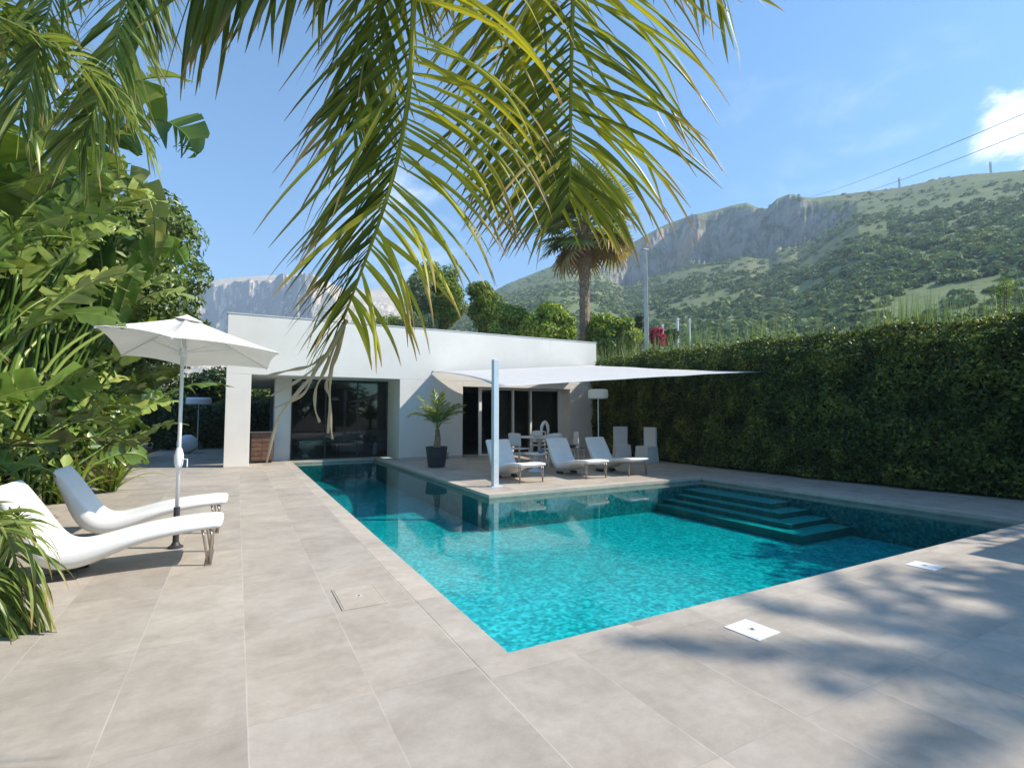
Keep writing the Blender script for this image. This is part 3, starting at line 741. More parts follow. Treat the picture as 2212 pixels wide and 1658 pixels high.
f = frond([CR, CR + Vector((.1, .9, .85)), at(1130, -330, 2.0), at(1150, -150, 2.25), at(1168, -20, 2.3), at(1180, 120, 2.32), at(1172, 260, 2.3), at(1160, 380, 2.26)], SD,
          lambda t: .6 - .2 * t, .0105, .085, (72, 35), 1., R_, t0=.36, tone=(.4, 1.), r0=.011, jit=.4, segs=9, drop=.15)
f.build('frond', M['frond'], ov)
f = frond([CR, CR + Vector((-.2, .85, .75)), at(900, -380, 1.95), at(850, -160, 2.12), at(815, 20, 2.15), at(792, 160, 2.15), at(765, 270, 2.1)], -SD,
          lambda t: .64 - .30 * t, .010, .050, (54, 22), .7, R_, t0=.34, tone=(.0, .6), toneL=(.2, .9), r0=.012, jit=.2, segs=8, drop=.08)
f.build('frond', M['frond'], ov)
# dry pale tips that dangle below the left frond
g = G()
dry = [[(742, 700), (690, 790), (640, 850), (600, 905), (575, 1000)], [(748, 690), (700, 770), (660, 810), (585, 855)], [(738, 715), (680, 800), (655, 850), (592, 882)],
       [(735, 725), (716, 790), (712, 850), (714, 915), (718, 948)], [(728, 735), (700, 800), (682, 840), (680, 880), (690, 912)], [(745, 705), (722, 780), (704, 830), (712, 862), (708, 935)], [(705, 765), (668, 790), (622, 800), (575, 812)]]
for k, q in enumerate(dry):
    P = catmull([at(x, y, 1.88 + .03 * k) for x, y in q], 18)
    vs, fs, ys = [], [], []
    for i, p in enumerate(P):
        T = (P[min(i + 1, 18)] - P[max(i - 1, 0)]).normalized(); a = RT - T * RT.dot(T); a.normalize(); w = .0075 * (1 - .5 * i / 18) * (.6 + .4 * math.sin(i * .9 + k)) + .002
        b = a.cross(T) * w * .5
        vs += [p - a * w + b, p, p + a * w + b]; ys += [min(1, .25 + i / 10)] * 3
        if i < 18: j = i * 3; fs += [(j, j + 1, j + 4, j + 3), (j + 1, j + 2, j + 5, j + 4)]
    g.add(vs, fs, .8, ys)
g.build('dry_leaf_tips', leafmat('dry_palm_tip', (.06, .09, .02), (.2, .2, .06), (.3, .27, .1), .2, .7, (.50, .40, .26)), ov)
# fronds of the same crown behind and beside the viewer
for az, el, L in [(rad(230), .9, 2.6), (rad(280), .8, 2.6), (rad(330), .9, 2.6)]:
    frond(arch(CR, az, el, L, 2.0), Vector((-math.sin(az), math.cos(az), 0)), bell(.55), .013, .06, (70, 35), .9, R_, tone=(.1, .8)).build('frond', M['frond'], ov)

def feather_palm(name, label, base, top, r, nf, L, el=(1.2, -.2), bend=1.7, W=.014, step=.06, mat='frond_soft', leaf=.5, seed=1, az_bias=None, droop=.9, stems=1, cat='palm tree'):
    t = thing(name, label, cat, base); rn = random.Random(seed); base, top = Vector(base), Vector(top)
    trunk(base, top, r * 1.25, r, bow=.1, parent=t)
    for i in range(nf):
        az = i * 2.39996 + rn.gauss(0, .2)
        if az_bias is not None: az = az_bias + rn.uniform(-1.5, 1.5)
        s = i / max(1, nf - 1); e = el[0] + (el[1] - el[0]) * s
        Lr = L * rn.uniform(.85, 1.12)
        frond(arch(top + Vector((0, 0, rn.uniform(-.1, .1))), az, e + rn.gauss(0, .1), Lr, bend * rn.uniform(.85, 1.2)), Vector((-math.sin(az), math.cos(az), 0)),
              bell(leaf), W, step, (68, 35), droop, rn, tone=(.1, 1.), segs=5, r0=.014 * max(.5, L / 2.2)).build('frond', M[mat], t)
    return t
# potted palm on the terrace
pp = thing('potted_palm', 'small palm growing in a round charcoal pot on the terrace in front of the wall', 'potted palm', (4.66, 12.85, 0)); c0 = (4.66, 12.85, 0)
pot = G().lathe([(.20, 0), (.225, .02), (.285, .50), (.29, .53), (.27, .535), (.255, .47), (0, .46)], c0, 32).build('pot', M['pot'], pp, smooth=False)
G().lathe([(.25, .475), (.1, .49), (0, .495)], c0, 20).build('potting_soil', M['soil'], pot)
trunk((4.66, 12.85, .47), (4.67, 12.83, .98), .10, .055, .02, 10, parent=pp)
rn = random.Random(5)
for az, el, L, b in [(rad(180), 1.15, 1.0, 2.1), (rad(200), 1.35, .95, 1.7), (rad(150), 1.4, 1.05, 1.0), (rad(90), 1.5, 1.1, .6), (rad(270), 1.45, 1.1, .8), (rad(10), 1.05, 1.0, 1.5), (rad(-25), 1.2, 1.0, 1.3), (rad(40), 1.3, 1.0, 1.2), (rad(235), 1.2, .95, 1.5), (rad(310), 1.25, 1.0, 1.3), (rad(95), 1.2, .9, 1.3)]:
    frond(arch((4.67, 12.83, .95), az, el, L, b), Vector((-math.sin(az), math.cos(az), 0)), bell(.30), .012, .028, (50, 22), .25, rn, t0=.22, tone=(.1, .9), r0=.010, segs=4, lift=.25).build('frond', M['frond_soft'], pp)

# ------------------------------------------------------------------ giant bird of paradise
def paddle(g, pts, side, W, rn, tone=.5, fold=.35, droop=.25, splits=5, dry=0., n=26):
    """big paddle-shaped blade: midrib along pts, torn into strips along the side veins"""
    P = catmull(pts, n)
    g.tube(P, [.014 * (1 - .8 * i / n) + .002 for i in range(n + 1)], 6, tone=.72)
    for s in (1, -1):
        cuts = {0, n}
        while len(cuts) < splits + 2: cuts.add(rn.randint(2, n - 1))
        cuts = sorted(cuts)
        for a, b in zip(cuts, cuts[1:]):
            dr = droop + rn.gauss(0, .22); fo = fold + rn.gauss(0, .20); sw = rn.gauss(0, .08)
            vs, ts = [], []
            for i in range(a, b + 1):
                t = i / n; T = (P[min(i + 1, n)] - P[max(i - 1, 0)]).normalized()
                S = side - T * side.dot(T); S.normalize(); U = S.cross(T) * (1 if True else 1)
                if U.z < 0 and abs(T.z) < .95: U = -U
                w = W * (math.sin(math.pi * min(1, t ** .75 * .96 + .035)) ** .62)
                sh = .012 * ((i == a) - (i == b)) * (a > 0 or i == b)
                wav = rn.gauss(0, .012)
                for j in range(4):
                    q = j / 3; ww = w * q
                    p = P[i] + S * s * ww * math.cos(fo) + U * (ww * math.sin(fo) - dr * ww * q * 1.1 + wav * q) + T * (ww * .28 + (sw + sh * 2) * q)
                    vs.append(p); ts.append(min(1, max(0, tone + .10 * (j == 0) + .06 * math.sin(i * 2.6) + rn.gauss(0, .04))))
            m = b - a
            g.add(vs, [(i * 4 + j, i * 4 + j + 1, (i + 1) * 4 + j + 1, (i + 1) * 4 + j) for i in range(m) for j in range(3)], ts, dry)
def paradise(label, base, leaves, seed, extra=()):
    """leaves: (azimuth deg, tip lean m, blade start height, blade length, half width, bend)"""
    rn = random.Random(seed); b = Vector(base); t = thing('bird_of_paradise', label, 'plant', base, group='giant bird-of-paradise clumps of the left border')
    for az, lean, h, L, W, bend in leaves:
        a = rad(az) + rn.gauss(0, .12); u = Vector((math.cos(a), math.sin(a), 0)); side = Vector((-u.y, u.x, 0))
        root = b + Vector((rn.uniform(-.25, .25), rn.uniform(-.25, .25), 0))
        s0 = root + u * lean + Z * h
        pet = catmull([root, root + u * lean * .3 + Z * h * .55, s0], 12)
        d0 = (pet[-1] - pet[-2]).normalized()
        e = math.asin(max(-1, min(1, d0.z)))
        pts = arch(s0, a, e, L, bend, 8)
        # blade may twist round its stalk
        tw = rn.gauss(0, .55); sd = side * math.cos(tw) + Z * math.sin(tw)
        g = G(); g.tube(pet, [.028 * (1 - .45 * i / 12) for i in range(13)], 7, tone=.38)
        old = False
        paddle(g, pts, sd, W, rn, tone=rn.uniform(.0, 1.), fold=rn.uniform(.1, .5), droop=rn.uniform(.1, .45), splits=rn.randint(5, 14), dry=rn.uniform(0, .12))
        g.build('leaf', M['strelitzia'], t, smooth=True)
    return t
def ring(n, seed, h, lean, L=(1.0, 1.5), W=(.2, .3), bend=(.9, 2.0), az=(0, 360)):
    rn = random.Random(seed)
    return [(az[0] + (az[1] - az[0]) * (i + rn.random()) / n, rn.uniform(*lean), rn.uniform(*h), rn.uniform(*L), rn.uniform(*W), rn.uniform(*bend)) for i in range(n)]
E3 = (-115, 60)
paradise('bird-of-paradise clump with broad dark paddle leaves behind the nearest lounger backrest', (-2.9, 6.3, 0), ring(15, 1, (1.2, 3.2), (.3, 1.1), az=E3) + ring(7, 21, (.4, 1.2), (.3, .8), (.7, 1.0), (.15, .22), az=E3), 31)
paradise('bird-of-paradise clump with the highest leaves at the upper left, behind the feather palm crown', (-3.5, 6.6, 0), ring(13, 12, (3.6, 5.2), (.2, 1.1), (1.2, 1.6), (.26, .36), az=(-130, 70)), 43)
TALL = paradise('tallest bird-of-paradise clump, its torn fan leaf arching against the sky', (-2.9, 8.7, 0), ring(14, 2, (2.2, 4.0), (.3, 1.1), (1.1, 1.5), az=E3) + [(-8, 1.15, 4.9, 1.75, .36, 1.75), (-60, .8, 4.3, 1.5, .3, 1.2), (30, .8, 4.5, 1.4, .3, 1.1)] + ring(8, 22, (.6, 1.6), (.4, 1.0), (.8, 1.1), (.17, .25), az=E3), 32)
paradise('bird-of-paradise clump with sunlit leaves hanging beside the parasol canopy', (-2.7, 10.6, 0), ring(16, 3, (1.4, 3.4), (.4, 1.3), az=E3) + ring(9, 23, (.5, 1.5), (.4, 1.2), (.8, 1.1), (.18, .26), az=E3), 33)
paradise('bird-of-paradise clump at the far end of the border, its low leaves reaching the parasol pole', (-2.9, 12.4, 0), ring(14, 4, (1.2, 3.0), (.4, 1.2), az=E3) + ring(8, 24, (.7, 1.4), (.4, 1.0), (.8, 1.1), (.2, .28), (.9, 1.6), az=E3), 34)
paradise('bird-of-paradise clump deep in the border, dark leaves behind the other clumps', (-4.0, 7.6, 0), ring(16, 5, (2.4, 4.6), (.3, 1.1), (1.1, 1.6), (.24, .34), az=(-140, 80)), 35)
paradise('bird-of-paradise clump beyond the border end, beside the shaded passage', (-3.7, 15.4, 0), ring(14, 6, (1.4, 3.4), (.3, 1.0), az=E3), 36)
paradise('bird-of-paradise clump rising between the tallest clump and the parasol, many upright leaves', (-2.8, 9.9, 0), ring(15, 8, (2.6, 4.6), (.2, 1.0), (1.1, 1.5), (.24, .34), az=E3), 38)
paradise('bird-of-paradise clump above the far lounger backrest, leaves tilted toward the pool', (-2.75, 7.4, 0), ring(14, 9, (2.0, 4.0), (.2, 1.0), (1.1, 1.5), (.22, .32), az=E3), 39)
paradise('bird-of-paradise clump at the left edge of the view, under the feather palm', (-3.3, 5.0, 0), ring(12, 7, (.8, 2.6), (.2, .8), (.9, 1.3), az=E3), 37)

rn = random.Random(4)
for q, W, sd, tn, dr, dy in [([(150, 420), (215, 318), (275, 268), (345, 258), (400, 290), (424, 338)], .50, (UP + RT).normalized(), .35, 17, .05),
                         ([(190, 470), (250, 392), (300, 395), (328, 450), (336, 520), (330, 580)], .26, RT, .9, 7, .35),
                         ([(215, 700), (222, 600), (212, 500), (205, 430), (215, 380)], .22, RT, .1, 3, 0),
                         ([(120, 700), (118, 600), (128, 500), (150, 430), (180, 390)], .40, RT, .5, 4, 0),
                         ([(250, 700), (285, 600), (330, 540), (380, 540), (405, 580)], .22, UP, .6, 6, 0),
                         ([(40, 640), (50, 520), (80, 420), (130, 370), (190, 370)], .34, UP, .45, 6, 0)]:
    d = 7.8; P = [at(x, y, d) for x, y in q]; g = G(); b = Vector((-2.8, 8.7, 0))
    g.tube(catmull([b, b.lerp(P[0], .6) + Vector((-.15, 0, .3)), P[0]], 12), [.032 - .001 * i for i in range(13)], 7, tone=.8)
    paddle(g, P, sd, W, rn, tone=tn, fold=.25, droop=.2, splits=dr, dry=dy); g.build('leaf', M['strelitzia'], TALL, smooth=True)
# ------------------------------------------------------------------ feather palms of the border
lp = thing('feather_palm', 'feather palm with a fibrous leaning trunk, its crown at the upper left', 'palm tree', (-3.6, 4.6, 0))
trunk((-3.6, 4.6, 0), (-2.75, 4.9, 4.1), .17, .13, .1, parent=lp)
rn = random.Random(8); lc = Vector((-2.7, 4.95, 4.3))
frond([lc, lc + Vector((.5, .2, .9)), at(300, -260, 4.4), at(268, -30, 4.4), at(245, 120, 4.4), at(215, 210, 4.4), at(170, 300, 4.4)], RT, lambda t: .85 - .25 * t, .015, .05, (60, 25), .9, rn, t0=.25, tone=(.15, 1.), segs=7).build('frond', M['frond_soft'], lp)
frond([lc, lc + Vector((.7, .5, 1.0)), at(360, -300, 4.7), at(330, -120, 4.9), at(318, -10, 5.0), at(310, 70, 5.0)], RT, lambda t: .8 - .2 * t, .015, .05, (60, 25), 1.0, rn, t0=.25, tone=(.0, .8), segs=7).build('frond', M['frond_soft'], lp)
frond([lc, lc + Vector((.2, .1, .9)), at(180, -200, 4.2), at(120, -30, 4.1), at(80, 120, 4.05), at(40, 260, 4.0)], RT, lambda t: .7 - .2 * t, .015, .05, (60, 25), 1.0, rn, t0=.25, tone=(.1, .9), segs=7).build('frond', M['frond_soft'], lp)
for i in range(15):
    az = i * 2.4 + .3
    frond(arch(lc, az, 1.25 - .08 * i, 2.4, 1.8), Vector((-math.sin(az), math.cos(az), 0)), bell(.55), .015, .06, (66, 35), 1.0, rn, tone=(.1, .9), segs=5).build('frond', M['frond_soft'], lp)
feather_palm('areca_palm', 'feather palm with glossy arching fronds in front of the paddle leaves', (-2.75, 5.0, 0), (-2.7, 5.05, 1.55), .06, 12, 1.45, (1.45, .7), 2.0, .013, .055, leaf=.48, seed=3)
feather_palm('areca_palm', 'tall slender feather palm with long drooping leaflets in front of the left border', (-3.1, 5.4, 0), (-2.95, 5.5, 2.0), .07, 10, 1.35, (1.3, .2), 2.0, .014, .06, leaf=.60, seed=9, droop=1.4)
feather_palm('areca_palm', 'small feather palm whose fronds drape over the far lounger backrest', (-2.65, 6.75, 0), (-2.62, 6.7, .35), .05, 10, 1.0, (1.45, .8), 2.0, .011, .05, leaf=.36, seed=4)
# clump that hangs over the paving at the lower left
cl = thing('cascading_palm', 'palm with drooping strap-like leaflets hanging over the paving at the lower left', 'palm', (-1.75, 3.15, 0))
trunk((-1.75, 3.15, 0), (-1.65, 3.15, .85), .07, .05, .02, 8, parent=cl); rn = random.Random(23)
frond([(-1.65, 3.15, .85), (-1.55, 3.2, 1.2), at(-60, 1090, 3.3), at(10, 1150, 3.3), at(40, 1240, 3.3), at(50, 1330, 3.3), at(52, 1400, 3.3)], RT, lambda t: .50, .0135, .034, (60, 26), 2.3, rn, t0=.3, tone=(.2, .95), segs=8).build('frond', M['frond_soft'], cl)
frond([(-1.65, 3.15, .85), (-1.5, 3.25, 1.1), at(-100, 1180, 3.2), at(-40, 1260, 3.2), at(-10, 1350, 3.2), at(0, 1420, 3.2)], RT, lambda t: .48, .0135, .034, (60, 26), 2.3, rn, t0=.3, tone=(.1, .7), segs=8).build('frond', M['frond_soft'], cl)
frond([(-1.65, 3.15, .85), (-1.6, 3.35, 1.15), at(-70, 1080, 3.6), at(-20, 1110, 3.7), at(10, 1130, 3.8), at(28, 1128, 3.8)], UP, lambda t: .18, .014, .05, (60, 30), .5, rn, t0=.4, tone=(.1, .6), segs=6).build('frond', M['frond_soft'], cl)
for az in (2.6, 3.6, 4.4):
    frond(arch((-1.65, 3.15, .85), az, 1.1, .9, 2.2), Vector((-math.sin(az), math.cos(az), 0)), bell(.36), .014, .05, (66, 35), 1.2, rn, tone=(.1, .8), segs=5).build('frond', M['frond_soft'], cl)
# strappy plants at the edge of the paving
def strap_plant(x, y, n, L, label, seed):
    rn = random.Random(seed); t = thing('strap_leaf_plant', label, 'plant', (x, y, 0), group='strap-leaved plants at the border edge')
    g = G()
    for i in range(n):
        a = rn.uniform(0, 6.28); e = rn.uniform(.7, 1.4); d = Vector((math.cos(a) * math.cos(e), math.sin(a) * math.cos(e), math.sin(e)))
        blade(g, Vector((x + rn.uniform(-.12, .12), y + rn.uniform(-.12, .12), 0)), d, Vector((-math.sin(a), math.cos(a), .1)), L * rn.uniform(.6, 1.15), .032 * rn.uniform(.7, 1.2), rn.uniform(.9, 1.9), rn, 8, .35, rn.uniform(.1, 1), rn.uniform(.05, .3))
    g.build('leaves', M['strap'], t)
    g = G(); [g.tube([(x + rn.uniform(-.1, .1), y + rn.uniform(-.1, .1), 0), (x + rn.uniform(-.15, .15), y + rn.uniform(-.15, .15), rn.uniform(.25, .45))], .018, 6, tone=.9, dry=.8) for _ in range(9)]
    g.build('stem', M['stalk'], t)
strap_plant(-2.0, 11.6, 46, .95, 'yellow-green strappy plant at the edge of the paving in front of the shaded passage', 1)
strap_plant(-2.3, 10.5, 40, .9, 'yellow-green strappy plant under the leaves just left of the larger one', 2)
strap_plant(-2.2, 13.4, 36, .85, 'strappy plant at the very end of the border by the passage', 3)

# ------------------------------------------------------------------ trees and shrubs
def lumps(n, c, R, rs, rng):
    """lobes (centre, radius) spread through an ellipsoid"""
    out = []
    for _ in range(n):
        d = rng.normal(0, 1, 3); d /= np.linalg.norm(d); q = rng.uniform(.25, .95) ** .5
        out.append((np.array(c) + d * np.array(R) * q, rng.uniform(*rs)))
    return out
def crown(lobes, per, size, mat, parent, rng, name='crown', aspect=.5, droop=.2, tone=None):
    Ps, Ns, Ts = [], [], []
    for c, r in lobes:
        k = max(20, int(per * r * r)); d = unit(rng.normal(0, 1, (k, 3))); d[:, 2] = d[:, 2] * .9 + .1
        rr = r * rng.uniform(.35, 1.08, (k, 1)) ** .5
        Ps.append(c + d * rr * np.array([1, 1, .8])); Ns.append(d + np.array([0, 0, .35])); Ts.append(np.clip(rng.uniform(.0, .35) + rng.uniform(0, .65, k), 0, 1))
    V, F, t = leaf_quads(np.concatenate(Ps), unit(np.concatenate(Ns)), size, aspect, rng, .55, np.concatenate(Ts), droop)
    return np_mesh(name, V, F, M[mat], parent, t)
def tree(name, label, base, h, R, mat, seed, nl=16, per=260, size=.16, rs=(.5, 1.), trunk_r=.14, group=None, cat='tree', crown_c=None, shape=None, aspect=.5, vis_trunk=True):
    rng = np.random.default_rng(seed); rn = random.Random(seed); t = thing(name, label, cat, base, group=group)
    c = Vector(base) + Vector((0, 0, h - R[2])) if crown_c is None else Vector(crown_c)
    lb = lumps(nl, c, (R[0] * .75, R[1] * .75, R[2] * .8), rs, rng)
    g = G(); b = Vector(base); fork = b.lerp(c, .55) if crown_c is None else b.lerp(c, .5)
    g.tube(catmull([b, b.lerp(fork, .5) + Vector((rn.gauss(0, .08), rn.gauss(0, .08), 0)), fork], 8), [trunk_r * (1 - .05 * i) for i in range(9)], 9)
    for cc, r in lb[:8]:
        q = Vector(cc); g.tube(catmull([fork, fork.lerp(q, .5) + Vector((0, 0, .1 * R[2])), q], 6), [trunk_r * (.5 - .065 * i) for i in range(7)], 6)
    g.build('trunk', M['bark'], t)
    crown(lb, per, size, mat, t, rng, aspect=aspect)
    return t
gb = 'bushes of the left border'
tree('fig_tree', 'small-leaved tree rising behind the parasol at the far end of the left border', (-2.9, 13.6, 0), 6.0, (1.9, 1.9, 2.6), 'fig', 41, 44, 1300, .17, (.45, .85), crown_c=(-2.2, 13.0, 3.9), aspect=.42)
for i, (x, y, h, R, lb) in enumerate([(-4.6, 5.4, 8.4, (1.4, 2.0, 4.2), 'dark bush at the very left behind the feather palm trunk'), (-4.7, 9.0, 7.6, (1.5, 1.9, 3.8), 'dark bush behind the tallest paddle leaves'),
                                      (-4.5, 12.4, 7.4, (1.5, 1.9, 3.7), 'dark bush behind the small-leaved tree'), (-4.6, 16.5, 5.0, (1.4, 1.8, 2.5), 'dark bush beyond the border end, left of the passage')]):
    tree('garden_bush', lb, (x, y, 0), h, R, 'dark_leaf', 50 + i, 40, 620, .20, (.6, 1.0), group=gb, cat='bush', aspect=.45)  # dark leaf colour stands in for deep shade in the gaps between plants
for i, (x, y, h, R, m, lb) in enumerate([(-2.9, 4.2, 1.5, (.7, .8, .75), 'dark_leaf', 'low leafy bush under the feather palm at the left edge'), (-3.2, 8.0, 1.6, (.8, 1., .8), 'dark_leaf', 'low leafy bush behind the far lounger backrest'),
                                         (-3.1, 10.2, 1.5, (.8, 1., .75), 'dark_leaf', 'low leafy bush under the sunlit paddle leaves'), (-3.3, 12.0, 1.6, (.8, .9, .8), 'dark_leaf', 'low leafy bush at the far end of the border, under the small-leaved tree')]):
    tree('low_bush', lb, (x, y, 0), h, R, m, 60 + i, 16, 600, .13, (.35, .55), trunk_r=.05, group='low bushes of the left border', cat='bush')  # shade low in the border put into their dark leaf colour
for i, (x, y, h, R, m, lb) in enumerate([(-1.0, 26.5, 3.6, (1.8, 1.2, 1.8), 'dark_leaf', 'dark shrub at the end of the passage behind the floor lamp'), (-3.0, 26.0, 4.2, (1.8, 1.2, 2.1), 'dark_leaf', 'dark shrub at the end of the passage behind the ball lamp'),
                                         (1.5, 27.0, 3.4, (1.6, 1.2, 1.7), 'fig', 'leafy shrub seen through the porch above the wooden cabinet'), (-3.3, 19.2, 2.2, (.7, 1.6, 1.1), 'dark_leaf', 'dark low shrub along the left side of the shaded passage'),
                                         (-2.0, 24.3, 1.7, (1.1, .6, .85), 'dark_leaf', 'low dark shrub right behind the white ball lamp'), (-.3, 24.6, 1.7, (1.0, .6, .85), 'dark_leaf', 'low dark shrub at the end of the passage, against the house corner'), (1.2, 25.0, 1.8, (1.2, .6, .9), 'dark_leaf', 'low dark shrub seen through the porch opening behind the cabinet'), (-4.2, 24.0, 2.4, (1.2, .8, 1.2), 'dark_leaf', 'dark shrub at the far left end of the passage')]):
    tree('passage_shrub', lb, (x, y, 0), h, R, m, 70 + i, 40, 620, .2, (.5, .9), trunk_r=.07, group='shrubs around the shaded passage', cat='bush')

for i, (x, y, h, R, lb) in enumerate([(-2.6, 10.2, 2.0, (.45, .6, .9), 'broad-leaved shrub just left of the parasol canopy'), (-2.5, 12.4, 3.2, (.6, .8, 1.5), 'broad-leaved shrub behind the parasol canopy')]):
    tree('broad_leaved_shrub', lb, (x, y, 0), h, R, 'strelitzia', 140 + i, 18, 260, .22, (.3, .5), trunk_r=.05, group='broad-leaved shrubs of the left border', cat='shrub', aspect=.55)
# trees behind the house: (px, py of crown centre, distance, radius px, height px, material, name, label)
def back_tree(name, label, px, py, d, rx, ry, mat, seed, nl, per, size, rs, group='trees behind the house', aspect=.5):
    c = at(px, py, d); Rx, Ry = rx * d / FPX, ry * d / FPX
    return tree(name, label, (c.x, c.y, -.03), 0, (Rx, Rx * .8, Ry), mat, seed, int(nl * 1.5), per * 2.6, size * 1.15, rs, trunk_r=.02 * d * .3, group=group, crown_c=c, aspect=aspect)
back_tree('pine_tree', 'tallest pine behind the house with a dense irregular crown, left of the fan palm', 945, 640, 32, 66, 88, 'pine', 80, 34, 330, .22, (.45, .9), aspect=.3)
back_tree('pine_tree', 'slimmer pine just right of the tallest pine, hidden in part by hanging palm tips', 1045, 660, 34, 42, 66, 'pine', 81, 22, 300, .22, (.4, .8), aspect=.3)
back_tree('pine_tree', 'small grey-green conifer just left of the tallest pine', 905, 640, 30, 28, 80, 'grey_leaf', 87, 14, 300, .2, (.35, .6), aspect=.3)
back_tree('olive_tree', 'grey-green tree low behind the parapet below the tallest pine', 905, 704, 27, 50, 28, 'grey_leaf', 82, 18, 420, .14, (.35, .55), aspect=.35)
back_tree('olive_tree', 'small green tree at the left behind the parapet', 838, 697, 27, 34, 12, 'pine', 88, 9, 400, .14, (.25, .4), aspect=.35)
back_tree('leafy_tree', 'bright green leafy tree behind the parapet just left of the fan palm trunk', 1188, 706, 27, 62, 48, 'bright', 83, 26, 420, .2, (.4, .8))
back_tree('leafy_tree', 'leafy tree behind the parapet between the pines and the brighter tree', 1105, 704, 29, 46, 44, 'pine', 84, 20, 400, .18, (.4, .7))
back_tree('leafy_tree', 'bright green spreading tree behind the parapet between the fan palm trunk and the pole', 1322, 728, 29, 66, 46, 'bright', 85, 26, 420, .2, (.4, .8))
back_tree('cypress_tree', 'slim dark cypress just left of the concrete pole', 1381, 716, 30, 9, 46, 'dark_leaf', 86, 16, 900, .12, (.2, .3), aspect=.3)
back_tree('round_tree', 'small dark rounded tree just right of the magenta bush', 1447, 728, 31, 16, 22, 'dark_leaf', 89, 10, 700, .14, (.2, .4))
back_tree('flowering_bush', 'magenta bougainvillea bush beside the concrete pole', 1419, 727, 28, 15, 22, 'flower', 90, 12, 700, .13, (.2, .36), group=None)
# fan palm
fb = at(1262, 745, 29.0); ft = at(1262, 484, 29.5)
fp = thing('fan_palm', 'tall fan palm with a shaggy trunk top rising behind the house', 'palm tree', (fb.x, fb.y, -.03))
P = catmull([(fb.x, fb.y, -.03), Vector((fb.x, fb.y, 0)).lerp(ft, .6), ft], 40)
G().tube(P, [(.27 if i < 26 else .27 + .13 * min(1, (i - 26) / 5)) * (1 + .12 * (i % 2)) for i in range(41)], 12).build('trunk', M['palm_trunk'], fp)
g = G(); rn = random.Random(3)
for i in range(70):
    s = rn.uniform(.84, 1.0); k = P[int(s * 40)]; a = rn.uniform(0, 6.28); d = Vector((math.cos(a), math.sin(a), rn.uniform(.1, 1.1))).normalized()
    blade(g, k + d * .3, d, Vector((-math.sin(a), math.cos(a), 0)), rn.uniform(.35, .8), .06, rn.uniform(.3, 1.4), rn, 4, .2, .9, 1.5)
g.build('leaf_base', leafmat('dead_leaf_base', (.16, .10, .06), (.25, .17, .10), (.36, .27, .17), .05, .9, (.30, .20, .12)), fp)
def fan(rn, dead=False):
    g = G(); L = rn.uniform(.9, 1.25); g.tube([(0, 0, 0), (.6, 0, .05), (1.15, 0, 0)], [.03, .025, .02], 5, tone=.8, dry=.9 if dead else 0)
    n = 26
    for i in range(n):
        a = rad(-125 + 250 * i / (n - 1)); d = Vector((math.cos(a), math.sin(a), .12 * math.cos(a)))
        blade(g, Vector((1.15, 0, 0)), d.normalized(), Vector((-math.sin(a), math.cos(a), 0)), L * (.72 + .28 * math.cos(a * .7)), .055, (1.6 if dead else .75) * rn.uniform(.7, 1.3), rn, 6, .25, rn.uniform(.1, .9), 1.6 if dead else rn.uniform(.05, .4))
    return g
fans = [fan(rn).build('frond', M['fan'], fp, local=True) for _ in range(4)] + [fan(rn, True).build('dead_frond', M['fan'], fp, local=True) for _ in range(2)]
nf = 62
for i in range(nf):
    s = i / (nf - 1); e = rad(82 - 128 * s + rn.gauss(0, 8)); a = i * 2.39996
    if i < 4: o = fans[i]
    elif s > .93:
        k = int(i % 2); o = fans[4 + k] if fans[4 + k].get('used') is None else fans[4 + k].copy()
        if o.name not in COL.objects: COL.objects.link(o)
        fans[4 + k]['used'] = 1
    else: o = fans[i % 4].copy(); COL.objects.link(o)
    o.parent = fp
    x = Vector((math.cos(a) * math.cos(e), math.sin(a) * math.cos(e), math.sin(e))); y = Vector((-math.sin(a), math.cos(a), 0)); z = x.cross(y)
    m = Matrix((x, y, z)).transposed().to_4x4() @ Matrix.Rotation(rn.gauss(0, .35), 4, 'X') @ Matrix.Scale(1.55, 4)
    m.translation = ft - fp.location + Vector((0, 0, .25 - .5 * s)); o.matrix_local = m
for q in fans:
    if 'used' in q: del q['used']

# ------------------------------------------------------------------ hedge
hx = lambda y: 10.82 + .018 * (y - 7.5) ** 2 if y < 7.5 else 10.82 + .0125 * (y - 7.5) ** 2
def hz(y): return 2.93 + .028 * (y - 3) + .10 * noise.noise(Vector((y * .9, 2.3, 0))) + .05 * noise.noise(Vector((y * 3.1, 5.3, 0)))
hg = thing('hedge', 'tall clipped dark green hedge along the right side of the pool terrace', 'hedge', (11.6, 8, 0))
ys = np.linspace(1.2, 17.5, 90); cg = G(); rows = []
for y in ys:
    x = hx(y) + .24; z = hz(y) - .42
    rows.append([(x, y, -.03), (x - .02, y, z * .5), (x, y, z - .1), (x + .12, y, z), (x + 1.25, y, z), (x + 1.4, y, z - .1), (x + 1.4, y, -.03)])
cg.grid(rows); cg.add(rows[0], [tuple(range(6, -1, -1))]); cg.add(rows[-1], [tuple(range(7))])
cg.build('branches', M['hedge_core'], hg)  # solid body, the hedge's inner shade put into its near-black colour
rng = np.random.default_rng(77); n = 110000
y = rng.uniform(1.2, 17.5, n); u = rng.uniform(0, 1, n); top = u > .68
H = np.array([hz(q) for q in np.linspace(1.2, 17.5, 400)]); hz_ = np.interp(y, np.linspace(1.2, 17.5, 400), H); hx_ = np.array([hx(q) for q in np.linspace(1.2, 17.5, 400)]); hx_ = np.interp(y, np.linspace(1.2, 17.5, 400), hx_)
dxt = rng.uniform(0, 1, n) ** 1.5 * 1.45
